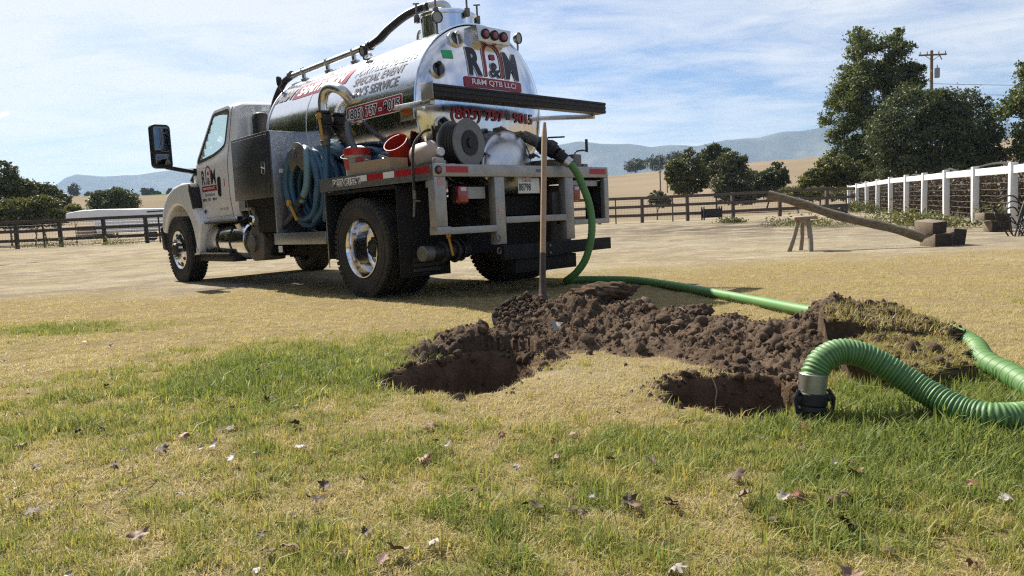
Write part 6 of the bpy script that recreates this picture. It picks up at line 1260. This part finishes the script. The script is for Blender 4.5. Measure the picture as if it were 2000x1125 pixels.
# ------------------------------------------------------------------ fallen leaves
LEAVES = [(-3.058, 4.334, 'p'), (-2.813, 4.161, 'p'), (-3.016, 5.117, 'p'), (-2.694, 4.847, 'd'), (-2.455, 5.18, 'p'), (-1.335, 3.751, 'd'), (-1.121, 3.958, 'p'), (-2.384, 3.513, 'd'), (-1.994, 3.515, 'd'), (-2.078, 3.709, 'd'), (-1.578, 3.175, 'p'), (-1.625, 2.822, 'p'), (-1.569, 2.712, 'd'), (-1.644, 2.691, 'd'), (-1.192, 2.561, 'o'), (-1.059, 2.61, 'd'), (-1.066, 2.394, 'p'), (-1.029, 2.408, 'p'), (-1.323, 2.391, 'd'), (-0.98, 2.429, 'd'), (-0.91, 2.264, 'p'), (-1.201, 2.406, 'd'), (-1.28, 2.248, 'd'), (-1.208, 2.202, 'd'), (-0.779, 2.065, 'd'), (-0.901, 2.923, 'd'), (-0.825, 2.656, 'd'), (-1.171, 2.944, 'd'), (-1.283, 3.095, 'd'), (-1.066, 3.076, 'd'), (-0.731, 2.395, 'p'), (-0.865, 2.336, 'p'), (-1.47, 2.09, 'p'), (-1.417, 1.978, 'd'), (-1.314, 1.902, 'd'), (-0.954, 1.991, 'p'), (-0.568, 1.763, 'p'), (-0.93, 1.713, 'b'), (-0.623, 1.679, 'd'), (-0.576, 1.592, 'd'), (-0.533, 1.613, 'b'), (-0.408, 1.555, 'd'), (-0.546, 1.983, 'd'), (-1.128, 2.019, 'd'), (-1.539, 2.273, 'd'), (-0.982, 1.511, 'p'), (-0.573, 1.507, 'p'), (-1.78, 2.568, 'b'), (-0.549, 1.879, 'd'), (-0.275, 2.356, 'd'), (-0.232, 2.301, 'p'), (-0.29, 2.201, 'o'), (-0.313, 2.543, 'b'), (-0.057, 2.382, 'o'), (0.111, 2.335, 'b'), (0.184, 2.373, 'b'), (-0.01, 2.07, 'p'), (0.378, 2.038, 'd'), (0.104, 2.135, 'b'), (-0.448, 2.032, 'd'), (-0.126, 1.893, 'd'), (0.007, 1.766, 'd'), (0.038, 1.751, 'd'), (0.122, 1.746, 'd'), (0.147, 1.715, 'd'), (0.177, 1.804, 'p'), (0.268, 1.775, 'd'), (0.288, 1.737, 'b'), (0.123, 1.811, 'b'), (-0.371, 1.665, 'd'), (-0.276, 1.551, 'b'), (-0.304, 1.519, 'b'), (-0.203, 1.588, 'p'), (0.37, 1.739, 'b'), (0.266, 2.086, 'b'), (0.364, 2.579, 'b'), (0.763, 2.249, 'd'), (0.853, 2.142, 'd'), (0.888, 1.886, 'o'), (0.915, 1.969, 'd'), (0.867, 1.961, 'p'), (0.574, 1.901, 'd'), (0.836, 1.936, 'b'), (0.542, 1.741, 'b'), (0.637, 1.735, 'p'), (0.679, 1.735, 'o'), (0.755, 1.714, 'd'), (0.794, 1.738, 'd'), (0.576, 1.633, 'd'), (1.132, 1.774, 'o'), (1.23, 1.761, 'p'), (1.15, 1.676, 'p'), (0.727, 1.61, 'd'), (0.733, 1.579, 'd'), (0.761, 1.467, 'd'), (0.894, 1.404, 'b'), (0.938, 2.331, 'o'), (0.371, 1.744, 'b'), (0.308, 1.432, 'p'), (0.627, 1.355, 'b')]
LM = {'p': M_('bleached_leaf', (.31, .27, .25), .6, var=.35, vscale=22), 'd': M_('dark_dry_leaf', (.085, .048, .028), .7, var=.4, vscale=25), 'b': M_('brown_dry_leaf', (.21, .12, .075), .65, var=.4, vscale=22), 'o': M_('russet_dry_leaf', (.21, .080, .038), .6, var=.4, vscale=20)}
CN = {'p': 'bleached pale', 'd': 'dark brown', 'b': 'mid brown', 'o': 'russet orange'}
def leaf_mesh(seed, mat):
    r = random.Random(seed); out = []
    hf = [(0, 1), (.09, .66), (.17, .56), (.40, .74), (.36, .52), (.29, .38), (.55, .37), (.88, .32), (.62, .10), (.42, 0), (.66, -.22), (.60, -.36), (.30, -.38), (.10, -.44)]
    for X, Y in hf+[(0, -.5)]+[(-a, b) for a, b in hf[:0:-1]]: q_ = 1+.16*r.uniform(-1, 1); out.append((X*q_, Y*q_))
    vs = []; fs = []; c1, c2, tw = r.uniform(.15, .65), r.uniform(-.2, .4), r.uniform(-.4, .4)
    for ring in range(4):
        f = (ring+.001)/3
        for X, Y in out: X2, Y2 = X*f, Y*f; vs.append((X2*(1-.3*c1*abs(X2)), Y2*(1-.15*c1*abs(Y2)), c1*.85*abs(X2)**1.3*(1+tw*Y2)+c2*.7*Y2*abs(Y2)+.13*math.sin(6*X2+seed)*math.cos(5*Y2+seed*2)*f))
    n = len(out); fs = [(j*n+i, j*n+(i+1) % n, (j+1)*n+(i+1) % n, (j+1)*n+i) for j in range(3) for i in range(n)]
    m = MB(); m.add(vs, fs); m.tube([(0, -.5, 0), (.03, -.85, .05), (.0, -1.25, .12)], [.035, .03, .02], 5); return m.mesh('dry_leaf', mat, 60)
LMS = {k: [leaf_mesh(s+ord(k), LM[k]) for s in range(4)] for k in 'pdbo'}
def where(x, y):
    if x > 1.0 and y < 2.6: return 'in the long grass by the green hose'
    if x > .35 and y < 2.75: return 'in front of the right hole'
    if x > -.45 and y < 2.9: return 'below the left hole'
    if y > 3.2: return 'on the far lawn'
    if y > 2.3: return 'on the green patch at left'
    return 'in the lower left lawn'
ORD = ['first', 'second', 'third', 'fourth', 'fifth', 'sixth', 'seventh', 'eighth', 'ninth', 'tenth', 'eleventh', 'twelfth', 'thirteenth', 'fourteenth', 'fifteenth']
sets = {}
for i, (x, y, k) in enumerate(LEAVES): sets.setdefault((k, where(x, y)), []).append((x/y, i))
LBL = {}
for (k, wh), v in sets.items():
    for r_, (_, i) in enumerate(sorted(v)): LBL[i] = ('%s dry leaf %s' % (CN[k], wh)) if len(v) == 1 else '%s %s dry leaf from the left %s' % (ORD[r_], CN[k], wh)
SPECIAL = {}
random.seed(33)
cnt = {}
for i, (x, y, k) in enumerate(LEAVES):
    o = bpy.data.objects.new('dry_leaf', LMS[k][i % 4]); COL.objects.link(o); s = random.uniform(.017, .038)*(.85 if k == 'p' else 1.0); o.scale = (s, s*random.uniform(.75, 1.1), s)
    o.location = (x, y, zg(x, y)+random.uniform(.020, .030)); o.rotation_euler = (random.uniform(-.5, .5)+(math.pi if random.random() < .5 else 0), random.uniform(-.5, .5), random.uniform(0, 6.28)); o['label'] = LBL[i]; o['category'] = 'leaf'; o['group'] = 'fallen dry leaves on the lawn'
o = bpy.data.objects.new('dry_leaf', LMS['p'][1]); COL.objects.link(o); o.scale = (.055, .07, .055); o.location = (.24, 4.16, .115); o.rotation_euler = (.75, .25, .3); o['label'] = 'large pale forked dry leaf stuck on the soil heap'; o['category'] = 'leaf'; o['group'] = 'fallen dry leaves on the lawn'
# ------------------------------------------------------------------ air
xs0, xs1, ys0, ys1 = gx.min()-20, gx.max()+20, gy.min()-20, gy.max()+20
m = MB(); ztop_ = max(v.co.z for o_ in bpy.data.objects if o_.name.startswith('mountain') for v in o_.data.vertices)+12; m.b2(xs0, xs1, ys0, ys1, -4.0, ztop_); hz = m.build('haze', None, None, 0, kind='stuff', label='thin blue grey air between the yard and the mountains', category='haze')
hm = bpy.data.materials.new('haze'); hm.use_nodes = True; T = NT(hm.node_tree); hm.node_tree.nodes.remove(hm.node_tree.nodes['Principled BSDF'])
pvn = T.add('ShaderNodeVolumePrincipled', None, Color=(.56, .75, 1.0, 1), Density=1.45e-4, Anisotropy=.15); T.l.new(pvn.outputs[0], hm.node_tree.nodes['Material Output'].inputs['Volume']); hz.data.materials.append(hm)
